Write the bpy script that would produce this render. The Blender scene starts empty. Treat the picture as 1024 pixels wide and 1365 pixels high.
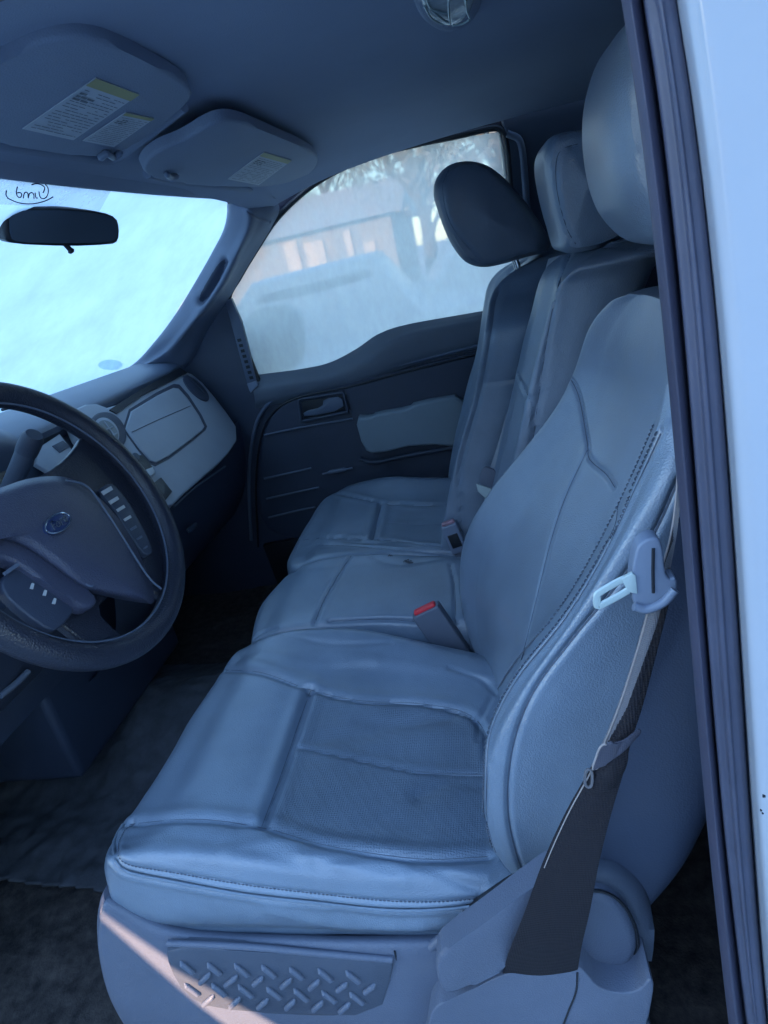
import bpy, bmesh, math, random
import numpy as np
from mathutils import Vector, Matrix, noise
from mathutils.bvhtree import BVHTree
random.seed(7); rng = np.random.default_rng(7)
SC = bpy.context.scene
COL = SC.collection

# ------------------------------------------------------------------ camera
CAM = np.array([.577, -.40, 1.034]); FPX = 860.
def cam_axes(ps, p, r):
    cp, sp, cy, sy = math.cos(p), math.sin(p), math.cos(ps), math.sin(ps)
    d = np.array([-sy*cp, cy*cp, -sp]); rt = np.array([cy, sy, 0.]); up = np.cross(rt, d)
    c, s = math.cos(r), math.sin(r)
    return np.array([c*rt-s*up, s*rt+c*up, d])
AX = cam_axes(math.radians(12.4), math.radians(21.57), math.radians(12.7))
cd = bpy.data.cameras.new('camera'); camo = bpy.data.objects.new('camera', cd); COL.objects.link(camo)
cd.sensor_fit = 'VERTICAL'; cd.sensor_height = 36; cd.lens = FPX/1365*36
cd.clip_start = .01; cd.clip_end = 2000
m = Matrix.Identity(4)
for i in range(3):
    m[i][0] = AX[0][i]; m[i][1] = AX[1][i]; m[i][2] = -AX[2][i]; m[i][3] = CAM[i]
camo.matrix_world = m
SC.camera = camo

# ------------------------------------------------------------------ sky, sun, exposure
SUN_DIR = Vector((.42, 1., -.20)).normalized()        # the way the light travels: low sun from behind the photographer
W = bpy.data.worlds.new('World'); SC.world = W; W.use_nodes = True
nt = W.node_tree; bgn = nt.nodes['Background']
sky = nt.nodes.new('ShaderNodeTexSky'); sky.sky_type = 'NISHITA'; sky.sun_disc = False
sky.sun_elevation = math.asin(-SUN_DIR.z); sky.sun_rotation = math.atan2(-SUN_DIR.x, -SUN_DIR.y)
sky.ozone_density = 2.7; sky.air_density = 1.0; sky.dust_density = .4
nt.links.new(sky.outputs[0], bgn.inputs[0]); bgn.inputs[1].default_value = .15
sl = bpy.data.lights.new('sun', 'SUN'); sl.energy = 2.0; sl.angle = math.radians(.5); sl.color = (1, .64, .40)
so = bpy.data.objects.new('sun', sl); COL.objects.link(so)
so.rotation_euler = SUN_DIR.to_track_quat('-Z', 'Y').to_euler()
SC.view_settings.view_transform = 'Standard'; SC.view_settings.look = 'None'
SC.view_settings.gamma = 1; SC.view_settings.use_curve_mapping = False
SC.view_settings.exposure = 3.2
SC.render.engine = 'CYCLES'
SC.cycles.max_bounces = 10; SC.cycles.diffuse_bounces = 5; SC.cycles.transparent_max_bounces = 12

# ------------------------------------------------------------------ helpers
def P(px, py, X=None, Y=None, Z=None, n=None, d=None):
    """where the sight line through photo point (px,py) meets a real plane of the truck"""
    v = AX.T @ np.array([(px-512)/FPX, (682.5-py)/FPX, 1.])
    if X is not None: t = (X-CAM[0])/v[0]
    elif Y is not None: t = (Y-CAM[1])/v[1]
    elif Z is not None: t = (Z-CAM[2])/v[2]
    else:
        n = np.array(n, float); t = (d-n@CAM)/(n@v)
    return CAM+t*v
def PL(pts, **k): return [P(x, y, **k) for x, y in pts]
def PY(pts): return [P(x, y, Y=Y) for x, y, Y in pts]
def cr(pts, n, closed=False, dense=14):
    p = np.array(pts, float); N = len(p)
    if closed: q = np.vstack([p[-1], p, p[0], p[1]]); segs = N
    else: q = np.vstack([2*p[0]-p[1], p, 2*p[-1]-p[-2]]); segs = N-1
    out = []
    for i in range(segs):
        a, b, c, d = q[i:i+4]
        t = np.linspace(0, 1, dense, endpoint=False)[:, None]
        out.append(.5*((2*b)+(-a+c)*t+(2*a-5*b+4*c-d)*t*t+(-a+3*b-3*c+d)*t**3))
    out = np.vstack(out+[p[:1] if closed else p[-1:]])
    L = np.r_[0, np.cumsum(np.linalg.norm(np.diff(out, axis=0), axis=1))]
    s = np.linspace(0, L[-1], n+1)[:-1] if closed else np.linspace(0, L[-1], n)
    return np.stack([np.interp(s, L, out[:, k]) for k in range(out.shape[1])], 1)
def cr_knots(p, per, closed=False):
    """Catmull-Rom through knots keeping the same number of samples per knot span. p: (K,...,3)"""
    p = np.array(p, float)
    if closed: q = np.concatenate([p[-1:], p, p[:2]]); segs = len(p)
    else: q = np.concatenate([2*p[:1]-p[1:2], p, 2*p[-1:]-p[-2:-1]]); segs = len(p)-1
    out = []
    sh = (per,)+(1,)*(p.ndim-1)
    t = np.linspace(0, 1, per, endpoint=False).reshape(sh)
    for i in range(segs):
        a, b, c, d = [q[i+k][None] for k in range(4)]
        out.append(.5*((2*b)+(-a+c)*t+(2*a-5*b+4*c-d)*t*t+(-a+3*b-3*c+d)*t**3))
    if not closed: out.append(p[-1:])
    return np.concatenate(out)
class Surf:
    """rows: lines that run along the thing; lofted across"""
    def __init__(s, rows, nv=80, per=8, closed=True, caps=True, even=True):
        R = np.array([cr(r, nv) if even else cr_knots(r, max(2, nv//len(r))) for r in rows])
        G = cr_knots(R, per, closed)                       # (nu, nv, 3)
        nu, nv = G.shape[:2]; s.nu, s.nv = nu, nv
        V = G.reshape(-1, 3)
        F = []
        for i in range(nu if closed else nu-1):
            j = (i+1) % nu
            for k in range(nv-1): F.append((i*nv+k, i*nv+k+1, j*nv+k+1, j*nv+k))
        if caps and closed:
            a = G[:, 0].mean(0); b = G[:, -1].mean(0); V = np.vstack([V, a, b]); na = len(V)-2
            for i in range(nu):
                j = (i+1) % nu
                F.append((i*nv, j*nv, na)); F.append((j*nv+nv-1, i*nv+nv-1, na+1))
        s.V = V; s.F = F; s.mats = None; s.closed = closed
        s.fix()
    def fix(s):
        # faces look outwards: compare with the centre
        me = bpy.data.meshes.new('t'); me.from_pydata(s.V.tolist(), [], s.F)
        b = bmesh.new(); b.from_mesh(me); bmesh.ops.recalc_face_normals(b, faces=b.faces[:]) ; b.to_mesh(me); b.free()
        s.F = [tuple(p.vertices) for p in me.polygons]
        bpy.data.meshes.remove(me); s.normals(); s.bvh = None
    def normals(s):
        me = bpy.data.meshes.new('t'); me.from_pydata(s.V.tolist(), [], s.F); me.update()
        N = np.zeros(len(s.V)*3, np.float32); me.vertex_normals.foreach_get('vector', N) if hasattr(me, 'vertex_normals') else None
        s.N = N.reshape(-1, 3).astype(float); bpy.data.meshes.remove(me)
    def tree(s):
        if s.bvh is None: s.bvh = BVHTree.FromPolygons([tuple(v) for v in s.V], s.F)
        return s.bvh
    def cast(s, pts, n=60):
        """photo points -> points on the built surface"""
        q = cr(np.array(pts, float), n); out = []
        t = s.tree()
        for x, y in q:
            v = AX.T @ np.array([(x-512)/FPX, (682.5-y)/FPX, 1.]); v /= np.linalg.norm(v)
            h = t.ray_cast(Vector(CAM), Vector(v))
            if h[0] is not None: out.append((np.array(h[0]), np.array(h[1])))
        if len(out) > 8:
            A = np.array([a for a, _ in out]); B = np.array([b for _, b in out])
            for _ in range(3):
                A[1:-1] = .25*A[:-2]+.5*A[1:-1]+.25*A[2:]; B[1:-1] = .25*B[:-2]+.5*B[1:-1]+.25*B[2:]
            B /= np.linalg.norm(B, axis=1)[:, None]+1e-9; out = list(zip(A, B))
        return out
    def groove(s, line, depth=.004, w=.004, side=0):
        L = np.array([a for a, _ in line])
        lo, hi = L.min(0)-6*w-.02, L.max(0)+6*w+.02
        idx = np.where(((s.V > lo) & (s.V < hi)).all(1))[0]
        if not len(idx): return
        a, b = L[:-1], L[1:]; ab = b-a; ll = (ab**2).sum(1)+1e-12
        for c in np.array_split(idx, max(1, len(idx)//4000)):
            p = s.V[c][:, None]; t = np.clip(((p-a)*ab).sum(2)/ll, 0, 1)[..., None]
            D = np.linalg.norm(p-(a+t*ab), axis=2).min(1)
            f = -depth*np.exp(-(D/w)**2)+depth*side*np.exp(-((D-2.2*w)/(1.6*w))**2)
            s.V[c] += s.N[c]*f[:, None]
        s.bvh = None
    def lump(s, c, r, h):
        d2 = (((s.V-np.array(c))/np.array(r))**2).sum(1); s.V += s.N*(h*np.exp(-d2))[:, None]; s.bvh = None
    def rough(s, amp, size, seed=0):
        for i, v in enumerate(s.V):
            s.V[i] = v+s.N[i]*amp*noise.noise(Vector(v/size)+Vector((seed, seed*1.7, 0)))
        s.bvh = None
    def build(s, name, mat, parent=None):
        return mesh(name, s.V, s.F, mat, parent, s.mats)
def mesh(name, V, F, mat, parent=None, idx=None, smooth=True):
    me = bpy.data.meshes.new(name); me.from_pydata([tuple(map(float, v)) for v in V], [], [tuple(f) for f in F])
    for mm in (mat if isinstance(mat, (list, tuple)) else [mat]): me.materials.append(mm)
    if idx is not None:
        for p, i in zip(me.polygons, idx): p.material_index = int(i)
    me.update()
    if smooth:
        for p in me.polygons: p.use_smooth = True
        try: me.set_sharp_from_angle(angle=math.radians(38))
        except Exception: pass
    o = bpy.data.objects.new(name, me); COL.objects.link(o)
    if parent is not None:
        o.parent = parent; o.matrix_parent_inverse = parent.matrix_world.inverted() if parent.type == 'EMPTY' else Matrix.Identity(4)
    return o
def empty(name, loc, label, cat, group=None):
    o = bpy.data.objects.new(name, None); COL.objects.link(o); o.location = [float(v) for v in loc]; o.empty_display_size = .05
    o.matrix_world = Matrix.Translation(o.location)
    tag(o, label, cat, group); return o
def tag(o, label=None, cat=None, group=None, kind=None):
    if label: o['label'] = label
    if cat: o['category'] = cat
    if group: o['group'] = group
    if kind: o['kind'] = kind
    return o
class MB:
    """collects pieces of ONE part"""
    def __init__(s): s.V = []; s.F = []; s.n = 0
    def add(s, V, F):
        V = np.asarray(V, float); s.V.append(V); s.F += [tuple(i+s.n for i in f) for f in F]; s.n += len(V); return s
    def surf(s, S): return s.add(S.V, S.F)
    def bm(s, b):
        b.verts.ensure_lookup_table(); b.verts.index_update()
        s.add([tuple(v.co) for v in b.verts], [[v.index for v in f.verts] for f in b.faces]); b.free(); return s
    def tube(s, path, r, n=10, closed=False, caps=True, flat=1., up=None):
        p = np.array(path, float); N = len(p); V = []
        rr = np.broadcast_to(np.array(r, float), (N,))
        T = np.roll(p, -1, 0)-np.roll(p, 1, 0)
        if not closed: T[0] = p[1]-p[0]; T[-1] = p[-1]-p[-2]
        T /= np.linalg.norm(T, axis=1)[:, None]+1e-12
        u = np.array(up if up is not None else (0, 0, 1.), float)
        if abs(T[0]@u) > .9 and up is None: u = np.array([1., 0, 0])
        a = u-T[0]*(T[0]@u); a /= np.linalg.norm(a)
        for i in range(N):
            a = a-T[i]*(T[i]@a); a /= np.linalg.norm(a)+1e-12; b = np.cross(T[i], a)
            for k in range(n):
                th = 2*math.pi*k/n; V.append(p[i]+rr[i]*(a*math.cos(th)*flat+b*math.sin(th)))
        F = []
        for i in range(N if closed else N-1):
            j = (i+1) % N
            for k in range(n): F.append((i*n+k, i*n+(k+1) % n, j*n+(k+1) % n, j*n+k))
        if caps and not closed: F.append(tuple(range(n))[::-1]); F.append(tuple((N-1)*n+k for k in range(n)))
        return s.add(V, F)
    def box(s, c, size, ax=None, bev=0.):
        b = bmesh.new(); bmesh.ops.create_cube(b, size=1)
        for v in b.verts: v.co = Vector((v.co.x*size[0], v.co.y*size[1], v.co.z*size[2]))
        if bev: bmesh.ops.bevel(b, geom=b.edges[:], offset=bev, segments=3, affect='EDGES', profile=.6)
        A = np.array(ax) if ax is not None else np.eye(3)
        for v in b.verts: v.co = Vector(np.array(c)+A.T @ np.array(v.co))
        return s.bm(b)
    def slab(s, pts, n, th, bev=.002, seg=2):
        """outline pts (front face), thickness th backwards along -n"""
        n = np.array(n, float); n /= np.linalg.norm(n)
        b = bmesh.new(); vs = [b.verts.new(tuple(p)) for p in pts]; f = b.faces.new(vs); f.normal_update()
        if f.normal.dot(Vector(n)) < 0: f.normal_flip()
        r = bmesh.ops.extrude_face_region(b, geom=[f]); nv = [v for v in r['geom'] if isinstance(v, bmesh.types.BMVert)]
        # extruded copy becomes the front; move the original back
        for v in vs: v.co -= Vector(n*th)
        ed = [e for e in b.edges if all(v in nv for v in e.verts)]
        if bev: bmesh.ops.bevel(b, geom=ed, offset=bev, segments=seg, affect='EDGES', profile=.5, clamp_overlap=True)
        bmesh.ops.recalc_face_normals(b, faces=b.faces[:])
        return s.bm(b)
    def build(s, name, mat, parent=None, smooth=True):
        return mesh(name, np.vstack(s.V), s.F, mat, parent, None, smooth)
def chaikin(pts, it=2, closed=True):
    p = [np.array(q, float) for q in pts]
    for _ in range(it):
        o = []
        N = len(p)
        for i in range(N if closed else N-1):
            a, b = p[i], p[(i+1) % N]; o += [a*.75+b*.25, a*.25+b*.75]
        if not closed: o = [p[0]]+o+[p[-1]]
        p = o
    return p
def seamline(lines, parent, name='seam', r=.0007, sink=.0003):
    mb = MB()
    for l in lines:
        if len(l) > 3:
            # re-seat the line on the finished surface
            mb.tube([a-b*sink for a, b in l], r, 5)
    if mb.n: return mb.build(name, SEAM, parent)
def stitches(line, mat, parent, off=.0015, r=.0009, pitch=.006, shift=None, name='stitching'):
    """short thread dashes lying on the surface along a seam"""
    L = np.array([a for a, _ in line]); N = np.array([b for _, b in line])
    s = np.r_[0, np.cumsum(np.linalg.norm(np.diff(L, axis=0), axis=1))]
    mb = MB(); t = 0
    I = lambda A, q: np.array([np.interp(q, s, A[:, k]) for k in range(3)])
    while t+pitch < s[-1]:
        a, b = I(L, t), I(L, t+pitch*.66); n = I(N, t); n /= np.linalg.norm(n)
        if shift:
            w = np.cross(b-a, n); w /= np.linalg.norm(w)+1e-9; a = a+w*shift; b = b+w*shift
        mb.tube([a+n*(off-.001), (a+b)/2+n*(off+.0005), b+n*(off-.001)], r, 5); t += pitch
    if mb.n: return mb.build(name, mat, parent)

# ------------------------------------------------------------------ materials
def pr(name, col, rough=.5, metal=0., spec=.5, bump=None, var=0., vscale=6., tint=None, sheen=0., coat=0., **k):
    """bump: (kind, scale, strength); var: how much the colour wanders (wear, dust)"""
    mm = bpy.data.materials.new(name); mm.use_nodes = True; t = mm.node_tree; b = t.nodes['Principled BSDF']
    b.inputs['Base Color'].default_value = (*col, 1); b.inputs['Roughness'].default_value = rough
    b.inputs['Metallic'].default_value = metal; b.inputs['Specular IOR Level'].default_value = spec
    if coat: b.inputs['Coat Weight'].default_value = coat; b.inputs['Coat Roughness'].default_value = .32
    if sheen: b.inputs['Sheen Weight'].default_value = sheen
    tc = t.nodes.new('ShaderNodeTexCoord')
    if var:
        nz = t.nodes.new('ShaderNodeTexNoise'); nz.inputs['Scale'].default_value = vscale; nz.inputs['Detail'].default_value = 8; nz.inputs['Roughness'].default_value = .65
        t.links.new(tc.outputs['Object'], nz.inputs['Vector'])
        rp = t.nodes.new('ShaderNodeValToRGB'); rp.color_ramp.elements[0].position = .3; rp.color_ramp.elements[1].position = .7
        c2 = tint if tint else [min(1, c*(1+var)) for c in col]
        rp.color_ramp.elements[0].color = (*[c*(1-var) for c in col], 1); rp.color_ramp.elements[1].color = (*c2, 1)
        t.links.new(nz.outputs[0], rp.inputs[0]); t.links.new(rp.outputs[0], b.inputs['Base Color'])
        mr = t.nodes.new('ShaderNodeMapRange'); mr.inputs[3].default_value = rough-.08; mr.inputs[4].default_value = min(1, rough+.1)
        t.links.new(nz.outputs[0], mr.inputs[0]); t.links.new(mr.outputs[0], b.inputs['Roughness'])
    if bump:
        last = None
        for kind, sc, st in (bump if isinstance(bump, list) else [bump]):
            if kind == 'noise':
                x = t.nodes.new('ShaderNodeTexNoise'); x.inputs['Scale'].default_value = sc; x.inputs['Detail'].default_value = 4; out = x.outputs[0]
            else:
                x = t.nodes.new('ShaderNodeTexVoronoi'); x.inputs['Scale'].default_value = sc
                x.inputs['Randomness'].default_value = {'grain': 1., 'dots': .0}[kind]; out = x.outputs['Distance']
            t.links.new(tc.outputs['Object'], x.inputs['Vector'])
            bp = t.nodes.new('ShaderNodeBump'); bp.inputs['Strength'].default_value = st; bp.inputs['Distance'].default_value = .0012
            t.links.new(out, bp.inputs['Height'])
            if last: t.links.new(last, bp.inputs['Normal'])
            last = bp.outputs[0]
        t.links.new(last, b.inputs['Normal'])
    return mm
LEA = pr('grey_leather', (.160, .208, .278), .34, spec=.85, coat=.45, bump=[('noise', 60, .12), ('grain', 600, .36)], var=.2, vscale=5)
PERF = pr('perforated_leather', (.128, .168, .228), .38, spec=.8, coat=.3, bump=[('noise', 60, .12), ('grain', 600, .4), ('dots', 300, .6)], var=.2, vscale=6)
LEAD = pr('dark_grey_vinyl', (.085, .108, .148), .42, spec=.6, bump=[('grain', 620, .2)], var=.1)
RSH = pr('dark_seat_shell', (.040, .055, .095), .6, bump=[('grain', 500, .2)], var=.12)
SHELL = pr('grey_seat_shell', (.065, .080, .115), .55, bump=[('grain', 500, .2)], var=.12)
SEAM = pr('seam_thread', (.07, .09, .13), .7)
THR = pr('dark_thread', (.075, .092, .125), .7)
PLG = pr('grey_hard_plastic', (.105, .124, .175), .5, bump=('grain', 560, .3), var=.08)
PLD = pr('dark_grey_plastic', (.034, .044, .074), .5, bump=('grain', 560, .3), var=.12)
PLD2 = pr('charcoal_plastic', (.045, .058, .090), .48, bump=('grain', 560, .3), var=.12)
PLB = pr('black_plastic', (.012, .014, .02), .4, bump=('grain', 300, .3), var=.1)
TRIM = pr('satin_silver_trim', (.28, .305, .355), .42, bump=('noise', 900, .1), var=.08)
DTOP = pr('dash_top_plastic', (.10, .125, .18), .42, bump=('grain', 560, .3), var=.08)
WHL = pr('wheel_black_leather', (.020, .023, .038), .36, bump=[('grain', 420, .5)], var=.12)
WHP = pr('wheel_pad_plastic', (.050, .055, .092), .4, bump=[('grain', 500, .5)], var=.1)
HEAD = pr('grey_headliner_cloth', (.30, .345, .445), .9, bump=[('noise', 500, .5)], var=.06, vscale=3)
VIS = pr('grey_visor_vinyl', (.255, .295, .38), .7, bump=[('grain', 400, .4)], var=.06)
CARP = pr('dark_floor_carpet', (.018, .018, .024), .95, bump=[('noise', 260, 1.), ('noise', 60, .8)], var=.6, vscale=45, tint=(.075, .062, .058))
MAT_ = pr('grey_floor_mat', (.060, .064, .078), .85, bump=[('noise', 300, .6)], var=.35, vscale=25)
WEB = pr('dark_belt_webbing', (.015, .013, .018), .75, spec=.3, bump=[('dots', 380, 1.)], var=.12)
WEBL = pr('grey_belt_webbing', (.25, .27, .31), .7, bump=[('dots', 600, .6)], var=.08)
WEBE = pr('worn_tan_belt_edge', (.33, .28, .27), .8, bump=[('noise', 500, .6)], var=.2)
BKL = pr('grey_buckle_plastic', (.17, .205, .28), .38, bump=('noise', 300, .1), var=.06)
BKD = pr('dark_buckle_plastic', (.12, .14, .185), .45, var=.08)
STEEL = pr('bright_steel', (.42, .50, .50), .35, .1, var=.05)
RED = pr('red_button', (.75, .035, .05), .35, var=.15, vscale=60)
CHR = pr('chrome', (.75, .78, .82), .15, 1.)
RUB = pr('rubber_weatherstrip', (.070, .075, .118), .5, bump=('noise', 90, .3), var=.14, vscale=9)
RUBD = pr('dark_rubber_weatherstrip', (.055, .055, .09), .5, bump=('noise', 90, .25), var=.15, vscale=5)
WHITE = pr('dusty_white_paint', (.42, .445, .505), .3, bump=('noise', 3, .02), var=.05, vscale=3)
WHITE.node_tree.nodes['Principled BSDF'].inputs['Coat Weight'].default_value = .5
LBL = pr('white_label_paper', (.52, .55, .6), .6, var=.06)
LBLY = pr('yellow_label_band', (.40, .37, .18), .6, var=.08)
INK = pr('label_ink', (.16, .18, .21), .7)
INKD = pr('black_ink', (.04, .03, .06), .6)
GLM = pr('mirror_glass', (.07, .095, .13), .2, .0)
LENS = pr('dome_lens', (.45, .5, .52), .18, bump=('noise', 60, .3), var=.2, vscale=60)
BLUE = pr('emblem_blue', (.02, .035, .10), .3)
BTN = pr('grey_buttons', (.45, .47, .50), .5, var=.1)

def frost_mat(name, col, clear, scale, spec=.3, blur=0.):
    """glass coated with frost: lets outdoor light through, scattered"""
    mm = bpy.data.materials.new(name); mm.use_nodes = True; t = mm.node_tree; t.nodes.clear()
    out = t.nodes.new('ShaderNodeOutputMaterial'); tr = t.nodes.new('ShaderNodeBsdfTranslucent'); df = t.nodes.new('ShaderNodeBsdfDiffuse')
    if blur:
        tp = t.nodes.new('ShaderNodeBsdfRefraction'); tp.inputs['IOR'].default_value = 1.03; tp.inputs['Roughness'].default_value = .21
    else: tp = t.nodes.new('ShaderNodeBsdfTransparent')
    gl = t.nodes.new('ShaderNodeBsdfGlossy'); gl.inputs[1].default_value = .25
    tc = t.nodes.new('ShaderNodeTexCoord'); nz = t.nodes.new('ShaderNodeTexNoise'); nz.inputs['Scale'].default_value = scale; nz.inputs['Detail'].default_value = 9; nz.inputs['Roughness'].default_value = .7
    mp = t.nodes.new('ShaderNodeMapping'); mp.inputs['Scale'].default_value = (1, 1, .45)
    t.links.new(tc.outputs['Object'], mp.inputs[0]); t.links.new(mp.outputs[0], nz.inputs['Vector'])
    rp = t.nodes.new('ShaderNodeValToRGB'); rp.color_ramp.elements[0].position = .3; rp.color_ramp.elements[1].position = .72
    rp.color_ramp.elements[0].color = (*[c*.78 for c in col], 1); rp.color_ramp.elements[1].color = (*col, 1)
    t.links.new(nz.outputs[0], rp.inputs[0])
    for q in (tr, df): t.links.new(rp.outputs[0], q.inputs[0])
    m1 = t.nodes.new('ShaderNodeMixShader'); m1.inputs[0].default_value = .12; t.links.new(tr.outputs[0], m1.inputs[1]); t.links.new(df.outputs[0], m1.inputs[2])
    m2 = t.nodes.new('ShaderNodeMixShader')
    mr = t.nodes.new('ShaderNodeMapRange'); mr.inputs[1].default_value = .3; mr.inputs[2].default_value = .7
    mr.inputs[3].default_value = min(1, clear*1.25); mr.inputs[4].default_value = clear*.85
    t.links.new(nz.outputs[0], mr.inputs[0]); t.links.new(mr.outputs[0], m2.inputs[0])
    t.links.new(m1.outputs[0], m2.inputs[1]); t.links.new(tp.outputs[0], m2.inputs[2])
    m3 = t.nodes.new('ShaderNodeMixShader'); m3.inputs[0].default_value = .03; t.links.new(m2.outputs[0], m3.inputs[1]); t.links.new(gl.outputs[0], m3.inputs[2])
    t.links.new(m3.outputs[0], out.inputs[0]); return mm
FROST = frost_mat('frosted_windshield_ice', (.58, .685, .73), .0, 7)
FROST2 = frost_mat('thin_frost_window', (.54, .56, .55), .32, 14, blur=.10)
BAND = frost_mat('shade_band_film', (.60, .52, .66), .6, 14)

# ------------------------------------------------------------------ setting: ground, floor, ceiling
gm = pr('frosty_ground', (.34, .35, .37), .8, bump=('noise', 3, .5), var=.3, vscale=.8)
g = MB().add([(-400, -400, -.78), (400, -400, -.78), (400, 600, -.78), (-400, 600, -.78)], [(0, 1, 2, 3)]).build('ground', gm, smooth=False)
tag(g, kind='structure')

# cab floor as an undulating carpet sheet
rows = []
def floor_z(x, y):
    z = 0.0
    z += .10*math.exp(-((y-.86)/.17)**2)                           # transmission tunnel
    if x < -.75: z += (-.75-x)*.9
    z += .012*noise.noise(Vector((x*9, y*9, 0)))+.006*noise.noise(Vector((x*30, y*30, 2)))
    return z
nx, ny = 150, 130
V = []; F = []
for i in range(nx):
    for j in range(ny):
        x = -1.15+2.6*i/(nx-1); y = .02+1.6*j/(ny-1); V.append((x, y, floor_z(x, y)))
for i in range(nx-1):
    for j in range(ny-1): F.append((i*ny+j, (i+1)*ny+j, (i+1)*ny+j+1, i*ny+j+1))
tag(mesh('floor', V, F, CARP), kind='structure')

# headliner: domed sheet, front edge over the windshield, falls to both door heads
WT = [(665, 175), (610, 183), (560, 193), (500, 208), (450, 228), (410, 253), (370, 292), (335, 345), (308, 392)]
xs = [-.10, -.04, .05, .18, .32, .5, .67, .9, 1.3]
def rail_z(x): return float(np.interp(x, [-.25, -.12, 0, .1, .25, .45, .67, .9, 1.3], [1.06, 1.13, 1.197, 1.227, 1.252, 1.266, 1.272, 1.272, 1.26]))
def roof_c(x): return float(np.interp(x, [-.1, -.04, .05, .2, .4, .7, 1., 1.3], [1.262, 1.275, 1.289, 1.305, 1.318, 1.325, 1.32, 1.30]))
hr = []
for y, k in ((.10, 0.), (.16, .32), (.26, .72), (.45, .95), (.83, 1.), (1.2, .95), (1.38, .78), (1.49, .4), (1.555, 0.)):
    line = []
    for x in xs:
        xx = x+(.03*((y-.83)/.75)**2 if x < 0 else 0)+(.07*((y-1.3)/.25) if (x < .0 and y > 1.3) else 0)
        line.append((xx, y, rail_z(xx)*(1-k)+roof_c(x)*k+(.004 if k == 0 else 0)))
    hr.append(line)
S = Surf(hr, nv=110, per=10, closed=False)
S.groove(S.cast([(240, 168), (300, 110), (360, 55), (420, 5)], 50), .003, .006)
tag(S.build('ceiling', HEAD), kind='structure')

# ------------------------------------------------------------------ seats
def zint(x, k): return float(np.interp(x, [a for a, _ in k], [b for _, b in k]))
XS = [.03, .07, .13, .2, .27, .34, .41, .48, .54]
def cushion_rows(spec, zb=.25):
    """spec: (Y, x0 nose, [(x,z) knots], dY rear)"""
    rows = []
    for Y, x0, k, dy in spec:
        zt = zint(XS[0], k); r = [(x0+.07, Y, zb), (x0+.02, Y, zb+.006), (x0-.002, Y, zb+(zt-zb)*.28), (x0-.006, Y, zb+(zt-zb)*.6), (x0+.008, Y, zb+(zt-zb)*.87)]
        for x in XS:
            q = max(0, (x-.2)/.34)
            r.append((max(x, x0+.034) if x < .1 else x, Y+dy*q*q, zint(x, k)-(.006 if x == .03 else 0)))
        rows.append(r)
    return rows

# --- driver's seat
DS = empty('bucket_seat', (.3, .4, 0), 'near grey leather driver seat with worn wrinkled cushion and treadplate side panel', 'car seat', 'front row seats')
sp = [(.40, .02, [(0, .25), (.55, .25)], 0), (.15, .03, [(0, .258), (.55, .256)], 0), (.112, .018, [(0, .300), (.3, .286), (.55, .275)], 0),
      (.110, .006, [(0, .365), (.3, .34), (.55, .31)], 0), (.122, -.002, [(0, .400), (.03, .410), (.1, .403), (.3, .372), (.52, .332)], 0),
      (.150, -.016, [(0, .405), (.1, .410), (.3, .380), (.52, .338)], 0), (.205, -.026, [(0, .390), (.1, .398), (.3, .366), (.52, .330)], 0),
      (.35, -.026, [(0, .385), (.1, .388), (.2, .368), (.35, .342), (.52, .325)], 0), (.50, -.02, [(0, .388), (.1, .394), (.2, .372), (.35, .345), (.52, .325)], -.03),
      (.555, -.012, [(0, .385), (.08, .402), (.15, .400), (.26, .386), (.37, .358), (.52, .335)], -.05),
      (.605, 0., [(0, .385), (.08, .405), (.15, .416), (.26, .400), (.37, .368), (.44, .345), (.52, .335)], -.06),
      (.645, .015, [(0, .34), (.15, .36), (.55, .30)], -.05), (.64, .03, [(0, .27), (.55, .262)], -.03)]
S = Surf(cushion_rows(sp), nv=300, per=26)
# seat use: slouching leather over the near bolster and insert
S.rough(.0030, .12, 3); S.rough(.0007, .04, 9)
cr_ = [([(160, 1100), (260, 1092), (352, 1104), (440, 1128), (560, 1145), (650, 1142)], .006, .007, .35),
       ([(300, 893), (350, 897), (415, 920), (480, 934), (560, 938), (620, 950), (646, 975), (652, 1010)], .006, .006, .3),
       ([(414, 921), (398, 965), (374, 1035), (349, 1102)], .009, .007, .3),
       ([(396, 997), (440, 1004), (510, 1020), (570, 1030), (645, 1033)], .0035, .004, .3)]
seams = []
for pts, d, w, sd in cr_:
    l = S.cast(pts, 90); S.groove(l, d, w, sd); seams.append(l)
for pts, d, w in [([(300, 1130), (380, 1122), (470, 1140), (560, 1155), (650, 1168)], -.002, .008), ([(230, 1112), (330, 1130), (430, 1160), (520, 1160)], .0018, .010),
                  ([(420, 1150), (500, 1142), (580, 1160), (640, 1188)], .002, .007), ([(430, 985), (500, 975), (570, 955), (610, 950)], .004, .018),
                  ([(480, 960), (540, 965), (600, 958)], .003, .012), ([(560, 1060), (600, 1040), (640, 1045)], .004, .014), ([(380, 845), (440, 858), (520, 856)], .002, .006),
                  ([(400, 1140), (470, 1160), (540, 1172)], -.0012, .007), ([(350, 870), (420, 885), (500, 880)], -.002, .012),
                  ([(450, 1215), (520, 1225), (590, 1220), (650, 1200)], .0025, .010), ([(360, 1212), (460, 1235), (560, 1236)], -.003, .012), ([(600, 890), (640, 905), (662, 925)], .003, .006),
                  ([(655, 930), (640, 960), (637, 985)], .003, .005), ([(240, 870), (330, 880), (420, 905)], -.002, .01)]:
    l = S.cast(pts, 60)
    if len(l) > 4: S.groove(l, d, w)
pip = S.cast([(178, 1098), (163, 1112), (158, 1136), (170, 1152), (230, 1163), (330, 1180), (430, 1192), (520, 1201), (600, 1201), (690, 1190)], 140)
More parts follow.
